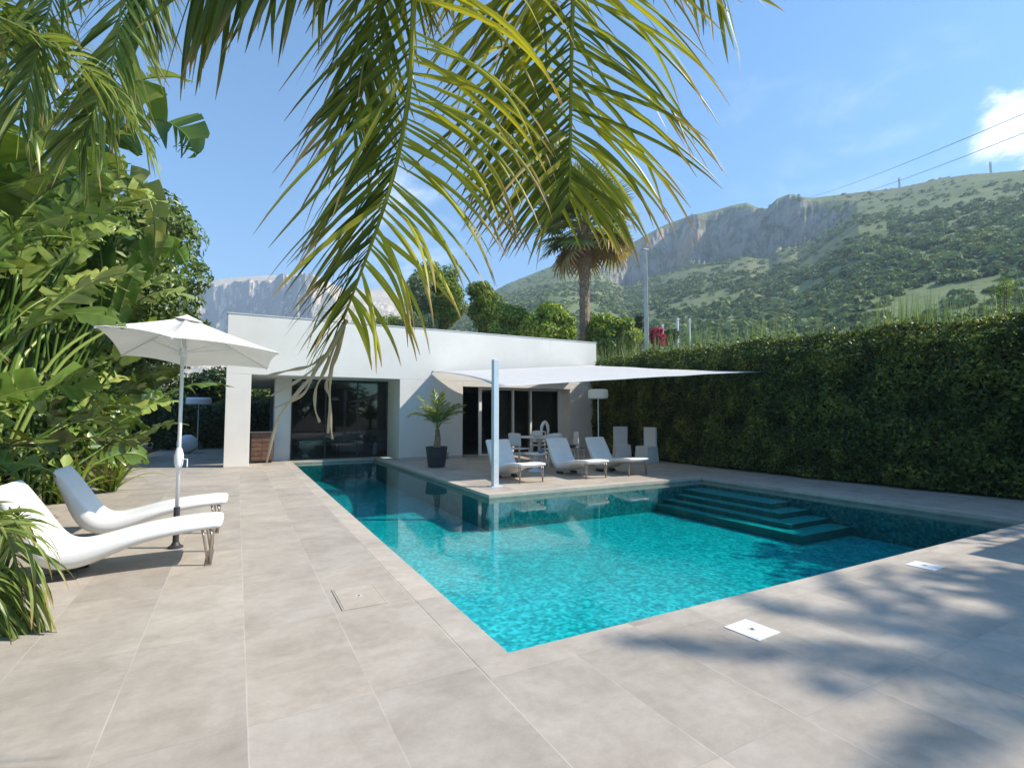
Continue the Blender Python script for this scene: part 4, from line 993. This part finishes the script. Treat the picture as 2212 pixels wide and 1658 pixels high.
zz = np.where(top, hz_ - .34 + .46 * np.clip((dxt - .02) / .4, 0, 1) ** .6 - np.abs(rng.normal(0, .06, n)) + (rng.uniform(0, 1, n) > .93) * rng.uniform(0, .22, n), rng.uniform(.02, 1, n) ** .95 * (hz_ - .26))
blob = np.array([noise.noise(Vector((a * 1.7, b * 1.7, 1.1))) + .5 * noise.noise(Vector((a * 4.5, b * 4.5, 7.1))) for a, b in zip(y, zz)])
xx = np.where(top, hx_ + dxt, hx_ + .07 - .14 * blob + rng.normal(0, .035, n))
xx = np.where(~top & (zz > hz_ - .25), xx + .1 * (zz - hz_ + .25) / .25, xx)
N = np.where(top[:, None], np.array([[-.55, -.2, 1]]), np.array([[-1, -.1, .45]]))
Pt = np.stack([xx, y, zz], 1)
V, F, t = leaf_quads(Pt, unit(N.astype(float)), .085, .5, rng, .75, np.clip(.35 + .5 * blob + rng.uniform(-.3, .45, n), 0, 1), .3)
np_mesh('leaves', V, F, M['hedge'], hg, t)
# reeds behind the hedge
def reeds(name, label, ya, yb, x0, x1, z0, h, n, seed):
    rng = np.random.default_rng(seed)
    y = rng.uniform(ya, yb, n); x = rng.uniform(x0, x1, n); s = np.clip((y - ya) / (yb - ya), 0, 1)
    hh = h * rng.uniform(.6, 1.05, n) * (.75 + .25 * np.sin(y * 2.1 + x)) * np.clip(np.minimum(s, 1 - s) * 6, .55, 1)
    a = rng.uniform(0, 6.28, n); lean = rng.uniform(.05, .35, n) * hh * .4; w = rng.uniform(.014, .028, n)
    b = np.stack([x, y, np.full(n, z0)], 1); d = np.stack([np.cos(a), np.sin(a), np.zeros(n)], 1); q = np.stack([-np.sin(a), np.cos(a), np.zeros(n)], 1)
    m = b + d * (lean * .35)[:, None] + np.stack([0 * x, 0 * x, hh * .6], 1); e = b + d * lean[:, None] + np.stack([0 * x, 0 * x, hh * .97], 1)
    V = np.stack([b - q * w[:, None], b + q * w[:, None], m + q * w[:, None], m - q * w[:, None], e], 1).reshape(-1, 3); i = np.arange(n)[:, None] * 5
    F = np.concatenate([i + np.array([[0, 1, 2]]), i + np.array([[0, 2, 3]]), i + np.array([[3, 2, 4]])], 0)
    o = np_mesh(name, V, F, M['reed'], None, np.repeat(rng.uniform(0, 1, n), 5)); tag(o, label, 'reeds', kind='stuff'); return o
reeds('reeds', 'pale green reeds rising behind the right end of the hedge', 1.2, 7.6, 13.2, 16.5, 0, 4.45, 8000, 5)
reeds('reeds', 'pale green reeds rising behind the middle of the hedge', 7.2, 22., 13.2, 18.0, 0, 4.9, 16000, 6)
rt_ = at(2165, 640, 15.5)
tree('young_tree', 'dark feathery sapling sticking up among the reeds at the right edge', (rt_.x, rt_.y, 0), 0, (.30, .30, .75), 'pine', 93, 12, 900, .12, (.15, .28), trunk_r=.05, crown_c=rt_, aspect=.25)
tree('young_tree', 'slim dark sapling just above the middle of the hedge', (at(2085, 690, 17).x, at(2085, 690, 17).y, 0), 0, (.12, .12, .45), 'dark_leaf', 94, 8, 1200, .1, (.1, .16), trunk_r=.03, crown_c=at(2085, 690, 17), aspect=.3)

# garden behind the viewer (seen in the window reflections)
for i, (x, y, h, R, lb) in enumerate([(-6.5, -9.5, 4.6, (2.6, 1.5, 2.3), 'leafy tree behind the viewer at the left'), (-2.0, -10, 5.2, (2.6, 1.5, 2.6), 'leafy tree behind the viewer, left of the middle'), (2.6, -9.6, 4.4, (2.6, 1.5, 2.2), 'leafy tree behind the viewer in the middle'), (7.0, -10, 5.0, (2.6, 1.5, 2.5), 'leafy tree behind the viewer at the right')]):
    tree('garden_tree', lb, (x, y, 0), h, R, 'fig', 160 + i, 34, 170, .3, (.8, 1.2), group='trees behind the viewer')
tree('shade_tree', 'leafy tree standing behind the near end of the hedge, right of the viewer', (14.6, .2, 0), 0, (1.2, 1.3, 1.2), 'fig', 132, 18, 330, .2, (.4, .75), trunk_r=.14, crown_c=(14.3, .3, 6.2))
# poles and wires
pb = at(1397, 760, 26.3); pt = at(1397, 536, 26.3)
po = thing('utility_pole', 'pale concrete utility pole standing behind the hedge and house', 'pole', (pb.x, pb.y, -.03))
G().tube([(pb.x, pb.y, -.03), (pb.x, pb.y, pt.z)], [.19, .12], 4).build('shaft', M['concrete'], po, bevel=.01)
G().box(pb.x - .16, pb.x + .16, pb.y - .1, pb.y + .1, pt.z + .001, pt.z + .06).build('cap', M['concrete'], po)
def wire(a, b, sag, r, label, n=24):
    P = [a.lerp(b, i / n) - Z * sag * 4 * (i / n) * (1 - i / n) for i in range(n + 1)]
    tag(G().tube(P, r, 5).build('overhead_wire', M['rope'], smooth=True), label, 'wire', 'overhead wires')
wire(at(1690, 438, 330), at(2330, 195, 60), 2.5, .05, 'upper of the two power lines crossing the sky at the right')
wire(at(1760, 437, 330), at(2330, 240, 60), 2.5, .05, 'lower of the two power lines crossing the sky at the right')
wire(Vector((9.0, 24.15, 4.3)), Vector((pb.x, pb.y, 5.6)), .25, .02, 'thin cable running from behind the house roof to the concrete pole')
for k, (px, y0, y1, lb) in enumerate([(1464, 742, 690, 'short white pole farther off between the dark round tree and the reeds'), (1431, 742, 703, 'short pale green pole in front of the round dark tree'), (1490, 735, 690, 'thinnest pale pole on the lower slope right of the other poles')]):
    a = at(px, y0, 40 + 8 * k); b = at(px, y1, 40 + 8 * k); t = thing('street_pole', lb, 'pole', (a.x, a.y, 0), group='small poles below the hill')
    G().tube([(a.x, a.y, -.03), (a.x, a.y, b.z)], .10, 8).build('shaft', M['white_paint'], t); G().box(a.x - .16, a.x + .16, a.y - .1, a.y + .1, b.z, b.z + .12).build('head', M['concrete'], t)

# ------------------------------------------------------------------ things out of the frame at the right that throw the big shadows
sh = thing('pool_house', 'white flat-roofed pool house standing right of the viewer', 'house', (10, -1, 0))
g = G(); g.box(10.6, 15, -5.5, .35, 0, 2.85); g.build('wall', M['stucco'], sh); G().box(6.45 + 3.02 * SR.x, 15.3, -6, 2.42 + 3.02 * SR.y, 2.86, 3.02).build('roof', M['stucco'], sh, bevel=.02)
sp = thing('shade_palm', 'tall feather palm standing behind the pool house', 'palm tree', (15.6, -6.6, 0)); rn = random.Random(17); sc_ = (4.35 + 11.4 * SR.x, .95 + 11.4 * SR.y, 11.4)
trunk((15.6, -6.6, 0), sc_, .2, .15, .1, parent=sp)
for i in range(17):
    az = i * 2.39996; frond(arch(sc_, az, 1.1 - 1.2 * i / 16, 2.1, 1.5), Vector((-math.sin(az), math.cos(az), 0)), bell(.32), .03, .06, (60, 35), .7, rn, segs=4).build('frond', M['frond_soft'], sp)
tree('shade_tree', 'broad leafy tree standing right of the viewer behind the pool house', (16.2, -4.0, 0), 0, (1.25, 1.25, 1.0), 'fig', 131, 13, 420, .22, (.4, .7), trunk_r=.16, crown_c=(5.6 + 9.6 * SR.x, 1.25 + 9.6 * SR.y, 9.6))
# ------------------------------------------------------------------ hills
def lerp_tab(tab, a):
    return np.interp(a, [q[0] for q in tab], [q[1] for q in tab])
# skyline of the right-hand hill: azimuth -> elevation (degrees), and distance of the ridge
SKY = [(8, 4.), (14, 6.5), (20, 10), (24, 12.6), (28, 14.6), (33, 16.4), (38, 17.4), (41, 18.0), (43.5, 19.1), (45.5, 19.9), (48.0, 20.5), (50.5, 20.7), (52, 20.9), (53.5, 20.95), (54.6, 20.3), (55.4, 20.1), (56.3, 20.85), (57.4, 21.1), (58.2, 20.8), (59.2, 20.4), (62, 20.15), (66, 19.75), (69, 19.75), (71, 19.55), (72.5, 19.2), (75, 18.7), (85, 17), (100, 14.5), (115, 12)]
CLF = [(8, 0), (34, 0), (38, .30), (41, .8), (58, .8), (60, .45), (63, 0), (115, 0)]
RR = [(8, 620), (30, 640), (45, 680), (60, 560), (75, 470), (115, 420)]
def hill_z(az, r):
    el = lerp_tab(SKY, az); R = lerp_tab(RR, az); cl = lerp_tab(CLF, az)
    H = np.tan(np.radians(el)) * R + EYE; r0 = 62.
    t = np.clip((r - r0) / (R - r0), 0, 1.35)
    g0 = t ** 1.12
    # cliff: slope reaches 62 % of the height at 80 % of the way, then rises as a wall
    rel = r / R; r8 = (r0 + .88 * (R - r0)) / R
    gc = np.where(t < .80, .60 * (t / .80) ** 1.15, np.where(t < .88, .60 + (r8 - .60) * (np.clip(t - .80, 0, 1) / .08) ** .8, np.minimum(rel, 1.)))
    g = g0 * (1 - cl) + gc * cl
    g = np.where(t > 1, 1 - (t - 1) * .6, g)
    return np.maximum(H * g - .5, -1.5), t
az = np.concatenate([np.linspace(6, 34, 60), np.linspace(34.1, 66, 420), np.linspace(66.3, 118, 110)]); rr = np.concatenate([np.linspace(58, 380, 70), np.linspace(386, 700, 110), np.linspace(708, 900, 16)])
V = []
for a in az:
    z, t = hill_z(a, rr); R = lerp_tab(RR, a); cl = lerp_tab(CLF, a)
    for r_, z_, t_ in zip(rr, z, t):
        if cl > .1 and .7 < t_ < 1.: r_ = r_ + cl * (20 * noise.noise(Vector((a * .42, t_ * 3, 9.))) + 5 * noise.fractal(Vector((a * 1.1, t_ * 11, 3.)), .9, 2., 6)) * math.sin(min(1, (t_ - .7) / .15) * math.pi / 2) * max(0, min(1, (.95 - t_) / .07))
        x, y = math.sin(rad(a)) * r_, math.cos(rad(a)) * r_
        nz = 0
        if t_ > .05:
            nz = noise.fractal(Vector((x / 70, y / 70, 1.7)), 1., 2., 4) * 3.2 * min(1, t_ * 2) * (1 - min(1, max(0, (t_ - .7) / .2)) * .85)
            if cl > .1 and .7 < t_ < .86: nz -= abs(noise.fractal(Vector((a * 1.4, t_ * 9, z_ / 25)), .8, 2., 6)) * 20 * cl * math.sin((t_ - .7) / .16 * math.pi)
        V.append((x, y, z_ + nz))
nr = len(rr); F = [(i * nr + j, i * nr + j + 1, (i + 1) * nr + j + 1, (i + 1) * nr + j) for i in range(len(az) - 1) for j in range(nr - 1)]
def hillmat():
    k = NT('hillside'); p = k.pos(); ge = k.n('ShaderNodeNewGeometry'); sp = k.n('ShaderNodeSeparateXYZ'); k.l(ge.outputs['Normal'], sp.inputs[0])
    n1 = k.noise(p, .05, 6, .6); n2 = k.noise(p, .012, 4); n3 = k.noise(p, .3, 5, .7)
    gr = k.ramp(k.math('ADD', k.math('MULTIPLY', n1, .6), k.math('MULTIPLY', n3, .4)), [(.34, (.11, .15, .055)), (.5, (.17, .21, .085)), (.68, (.25, .26, .13))])
    gr = k.mix(k.ramp(n2, [(.48, (0,) * 3), (.66, (.4,) * 3)]), gr, (.225, .185, .125))
    mp = k.n('ShaderNodeMapping'); mp.inputs['Scale'].default_value = (.09, .09, .025); k.l(p, mp.inputs[0]); rk = k.noise(mp.outputs[0], 1., 7, .65, .5)
    ro = k.ramp(rk, [(.3, (.16, .145, .115)), (.5, (.34, .295, .235)), (.72, (.54, .46, .36))])
    ro = k.mix(k.ramp(k.noise(p, .02, 3), [(.52, (0,) * 3), (.64, (.7,) * 3)]), ro, (.50, .31, .17))
    ro = k.mix(k.ramp(k.noise(p, .045, 6, .7), [(.50, (0,) * 3), (.60, (.75,) * 3)]), ro, (.10, .13, .055))
    c = k.mix(k.ramp(k.math('ADD', sp.outputs[2], k.math('MULTIPLY', k.math('SUBTRACT', n3, .5), .25)), [(.66, (1,) * 3), (.78, (0,) * 3)]), gr, ro)
    k.l(c, k.b.inputs['Base Color']); k.b.inputs['Roughness'].default_value = .95; k.b.inputs['Specular IOR Level'].default_value = .1
    k.l(k.bump(n3, .5, 1.5), k.b.inputs['Normal']); return k.m
tag(np_mesh('hillside', V, F, hillmat(), None, None, True), kind='structure')
rng = np.random.default_rng(5); ok = []
tries = 34000
a = rng.uniform(10, 84, tries); r_ = 70 + (rng.uniform(0, 1, tries) ** .8) * 560
z, t = hill_z(a, r_)
dens = np.clip(1.15 - t * 1.15, .07, 1) * (t < .985)
cl = lerp_tab(CLF, a); dens *= np.where((cl > .4) & (t > .79), .12, 1)
x, y = np.sin(np.radians(a)) * r_, np.cos(np.radians(a)) * r_
pn = np.array([noise.noise(Vector((p / 40, q / 40, 3.3))) for p, q in zip(x, y)])
keep = rng.uniform(0, 1, tries) < dens * np.clip(.6 + 1.2 * pn, .06, 1)
x, y, z, t, a, r_ = (q[keep] for q in (x, y, z, t, a, r_)); n = len(x)
from mathutils.bvhtree import BVHTree
bv = BVHTree.FromPolygons(V, F)
zh = np.array([(bv.ray_cast(Vector((p, q, 900)), Vector((0, 0, -1)))[0] or Vector((0, 0, -5))).z for p, q in zip(x, y)])
s = rng.uniform(.7, 1.9, n) * (1.0 + .5 * (1 - t)) * np.where(rng.uniform(0, 1, n) > .93, 1.6, 1)
K = np.clip((14000 / r_).astype(int), 30, 110)                       # leaf clusters per bush
idx = np.repeat(np.arange(n), K); m_ = len(idx)
d = unit(rng.normal(0, 1, (m_, 3))); d[:, 2] = np.abs(d[:, 2]) * 1.1 - .25
rr_ = rng.uniform(.55, 1.05, (m_, 1))
S = np.stack([s * rng.uniform(.8, 1.35, n), s * rng.uniform(.8, 1.35, n), s * rng.uniform(.6, 1.0, n)], 1)
Pq = np.stack([x, y, zh + s * .2], 1)[idx] + d * rr_ * S[idx]
tn = np.clip(rng.uniform(0, 1, n)[idx] * .65 + rng.uniform(0, .35, m_), 0, 1)
VV, FF, tt = leaf_quads(Pq, unit(d + np.array([0, 0, .5])), (s[idx] * .62)[:, None], .75, rng, .45, tn)
tag(np_mesh('hillside_scrub', VV, FF, M['scrub'], None, tt), 'green scrub bushes scattered over the hillside', 'scrub', kind='stuff')
# masts on the ridge
for k, (px, d, ya, yb, lb) in enumerate([(2139, 470, 386, 350, 'taller mast standing on the hill ridge at the right'), (1942, 495, 412, 384, 'shorter mast standing on the hill ridge')]):
    p = at(px, yb, d); q = at(px, ya + 10, d); m = thing('ridge_mast', lb, 'mast', (p.x, p.y, q.z), group='masts on the ridge')
    G().tube([(p.x, p.y, q.z), (p.x, p.y, p.z)], [1.1, .8], 4).build('shaft', M['concrete'], m); G().box(p.x - 1.6, p.x + 1.6, p.y - .5, p.y + .5, p.z - 2.5, p.z - 1.2).build('crossarm', M['concrete'], m)
rt = np.random.default_rng(6)
for k, (px, py, lb) in enumerate([(1925, 413, 'dark tree on the ridge just left of the shorter mast'), (2028, 388, 'dark trees on the ridge in the middle, left one of the pair'), (2045, 385, 'dark tree on the ridge in the middle, right one of the pair'), (2010, 393, 'dark low tree on the ridge, lowest of the middle three')]):
    p = at(px, py, 480); tree('ridge_tree', lb, (p.x, p.y, p.z - 5), 0, (3.2, 3.2, 2.8), 'scrub', 120 + k, 9, 22, .9, (1.4, 2.2), trunk_r=.3, group='dark trees on the ridge', crown_c=(p.x, p.y, p.z - .8))

# ------------------------------------------------------------------ far limestone mountain at the left
TOP = [(-40, 9), (-25, 11), (-12, 12.6), (-6, 13.4), (-2, 13.9), (0, 13.95), (2, 13.85), (5, 13.6), (8, 13.3), (11, 13.35), (14, 13.5), (16, 13.3), (18, 12.9), (21, 12.2), (25, 11), (32, 8), (40, 5)]
RT2 = 1500.
mz = np.linspace(-34, 34, 420); rows = []
for a in mz:
    H = math.tan(rad(lerp_tab(TOP, a))) * RT2
    # the cliff band runs obliquely: far at the left, nearer at the right, and sinks into the pale slope near 9 deg
    row = []
    cz = .80 if a < 3 else .80 - .10 * (a - 3)
    for t in np.concatenate([np.linspace(0, .62, 22), np.linspace(.63, .78, 26), np.linspace(.80, 1, 16), [1.1, 1.3]]):
        w = max(0., min(1., (9.5 - a) / 3.))
        g0 = t ** 1.1
        gc = .42 * (t / .63) if t < .63 else (.42 + .40 * min(1, (t - .63) / .10) if t < .80 else .82 + .18 * (t - .80) / .20)
        g = g0 * (1 - w) + gc * w
        if t > 1: g = 1 - (t - 1) * .5
        r_ = 600 + t * (RT2 - 600) + (-(a - 2) * 26 * w * min(1, t * 1.5))
        z_ = H * g * (r_ / RT2 if t <= 1 else 1) if False else H * g
        nz = (noise.fractal(Vector((a * .35, t * 5, 1.)), 1., 2., 6) * 9 + noise.fractal(Vector((a * 1.3, t * 22, 7.)), .8, 2., 5) * 5) * min(1, 3 * t) * (1 - .92 * max(0, min(1, (t - .78) / .06)))
        if w > 0 and .6 < t < .82: r_ += 22 * noise.fractal(Vector((a * .9, t * 9, 4.)), .9, 2., 6) * w
        row.append((math.sin(rad(a)) * r_, math.cos(rad(a)) * r_, max(-1.5, z_ + nz)))
    rows.append(row)
def rockmat():
    k = NT('limestone_mountain'); p = k.pos(); ge = k.n('ShaderNodeNewGeometry'); sp = k.n('ShaderNodeSeparateXYZ'); k.l(ge.outputs['Normal'], sp.inputs[0])
    n1 = k.noise(p, .012, 7, .65); n3 = k.noise(p, .06, 5, .7)
    pale = k.ramp(k.math('ADD', k.math('MULTIPLY', n1, .6), k.math('MULTIPLY', n3, .4)), [(.33, (.30, .27, .16)), (.46, (.60, .48, .33)), (.65, (.76, .62, .46))])
    rock = k.ramp(n1, [(.3, (.10, .11, .11)), (.55, (.20, .20, .19)), (.7, (.3, .28, .25))])
    c = k.mix(k.ramp(sp.outputs[2], [(.38, (1,) * 3), (.56, (0,) * 3)]), pale, rock)
    k.l(c, k.b.inputs['Base Color']); k.b.inputs['Roughness'].default_value = .95; k.b.inputs['Specular IOR Level'].default_value = .1
    k.l(k.bump(n3, .6, 8), k.b.inputs['Normal']); return k.m
mt = G().grid(rows).build('far_mountain', rockmat(), smooth=False); mt['kind'] = 'structure'

# ------------------------------------------------------------------ air
if HAZE > 0:
    hb = G().box(-1500, 1500, -60, 1900, -2.5, 420).build('haze', None or D.materials.new('haze_air')); hb['kind'] = 'stuff'
    hb['label'] = 'thin bluish air haze over the whole scene'; hb['category'] = 'haze'
    m = hb.data.materials[0]; m.use_nodes = True; nt = m.node_tree; nt.nodes.remove(nt.nodes['Principled BSDF'])
    pv = nt.nodes.new('ShaderNodeVolumePrincipled'); pv.inputs['Color'].default_value = (.70, .84, 1., 1); pv.inputs['Density'].default_value = HAZE; pv.inputs['Anisotropy'].default_value = .0
    nt.links.new(pv.outputs[0], nt.nodes['Material Output'].inputs['Volume'])

# ------------------------------------------------------------------ sun, sky, camera
sl_ = D.lights.new('sun', 'SUN'); sl_.energy = 4.4; sl_.angle = rad(.55); sl_.color = (1, .925, .82)
so = D.objects.new('sun', sl_); COL.objects.link(so); so.rotation_euler = SUN.to_track_quat('Z', 'Y').to_euler(); so.location = (20, -10, 25)
wd = D.worlds.new('World'); SC.world = wd; wd.use_nodes = True; nt = wd.node_tree; bg = nt.nodes['Background']
sky = nt.nodes.new('ShaderNodeTexSky'); sky.sky_type = 'NISHITA'; sky.sun_disc = False
sky.sun_elevation = math.asin(SUN.z); sky.sun_rotation = math.atan2(SUN.x, SUN.y)
sky.air_density = 1.0; sky.dust_density = .4; sky.ozone_density = 4.0; sky.altitude = 0
def wn(kind, **kw):
    x = nt.nodes.new(kind)
    for k, v_ in kw.items(): setattr(x, k, v_)
    return x
tc = wn('ShaderNodeTexCoord'); gen = tc.outputs['Generated']
mp = wn('ShaderNodeMapping'); mp.inputs['Scale'].default_value = (1, 1, 2.2); nt.links.new(gen, mp.inputs[0])
n1 = wn('ShaderNodeTexNoise'); n1.inputs['Scale'].default_value = 7.5; n1.inputs['Detail'].default_value = 8; n1.inputs['Roughness'].default_value = .62; n1.inputs['Distortion'].default_value = .3; nt.links.new(mp.outputs[0], n1.inputs[0])
def dotmask(az, el, c0, c1):
    d = Vector((math.sin(rad(az)) * math.cos(rad(el)), math.cos(rad(az)) * math.cos(rad(el)), math.sin(rad(el))))
    v_ = wn('ShaderNodeVectorMath', operation='DOT_PRODUCT'); nt.links.new(gen, v_.inputs[0]); v_.inputs[1].default_value = d
    r_ = wn('ShaderNodeMapRange'); r_.inputs[1].default_value = math.cos(rad(c0)); r_.inputs[2].default_value = math.cos(rad(c1)); r_.interpolation_type = 'SMOOTHSTEP'; nt.links.new(v_.outputs['Value'], r_.inputs[0]); return r_.outputs[0]
def mth(op, a, b):
    x = wn('ShaderNodeMath', operation=op)
    for i, q in enumerate((a, b)):
        if isinstance(q, (int, float)): x.inputs[i].default_value = q
        else: nt.links.new(q, x.inputs[i])
    x.use_clamp = True; return x.outputs[0]
def cloud(mask, lo, hi, amt):
    r_ = wn('ShaderNodeMapRange'); r_.inputs[1].default_value = lo; r_.inputs[2].default_value = hi; r_.interpolation_type = 'SMOOTHSTEP'; nt.links.new(mth('ADD', n1.outputs[0], mth('MULTIPLY', mask, .22)), r_.inputs[0])
    return mth('MULTIPLY', mth('MULTIPLY', r_.outputs[0], mask), amt)
cm = mth('MAXIMUM', cloud(dotmask(76.0, 22.6, 6.5, .8), .60, .80, .95), mth('MAXIMUM', cloud(dotmask(14, 19, 11, 2), .60, .95, .45), cloud(dotmask(60, 20, 22, 4), .64, 1.0, .14)))
mx = wn('ShaderNodeMix', data_type='RGBA'); nt.links.new(cm, mx.inputs[0])
tint = wn('ShaderNodeMix', data_type='RGBA', blend_type='MULTIPLY'); tint.inputs[0].default_value = 1.; tint.inputs[7].default_value = (*SKYTINT, 1)
nt.links.new(sky.outputs[0], tint.inputs[6]); nt.links.new(tint.outputs[2], mx.inputs[6]); mx.inputs[7].default_value = (8.6, 8.8, 9.2, 1)
nt.links.new(mx.outputs[2], bg.inputs[0]); bg.inputs[1].default_value = SKYS

cd = D.cameras.new('camera'); co = D.objects.new('camera', cd); COL.objects.link(co); SC.camera = co
cd.sensor_width = 36; cd.lens = FPX / 2212 * 36; cd.clip_end = 6000; cd.clip_start = .05
co.matrix_world = Matrix((RT, UP, -FW)).transposed().to_4x4() @ Matrix.Identity(4); co.location = CAM
SC.view_settings.view_transform = 'Standard'; SC.view_settings.look = 'None'; SC.view_settings.exposure = EXPO; SC.view_settings.gamma = 1
SC.cycles.use_denoising = True
try: SC.cycles.denoiser = 'OPENIMAGEDENOISE'
except Exception: pass
SC.cycles.max_bounces = 8; SC.cycles.transparent_max_bounces = 16; SC.cycles.volume_bounces = 0; SC.cycles.caustics_reflective = False; SC.cycles.caustics_refractive = False
SC.cycles.sample_clamp_indirect = 6
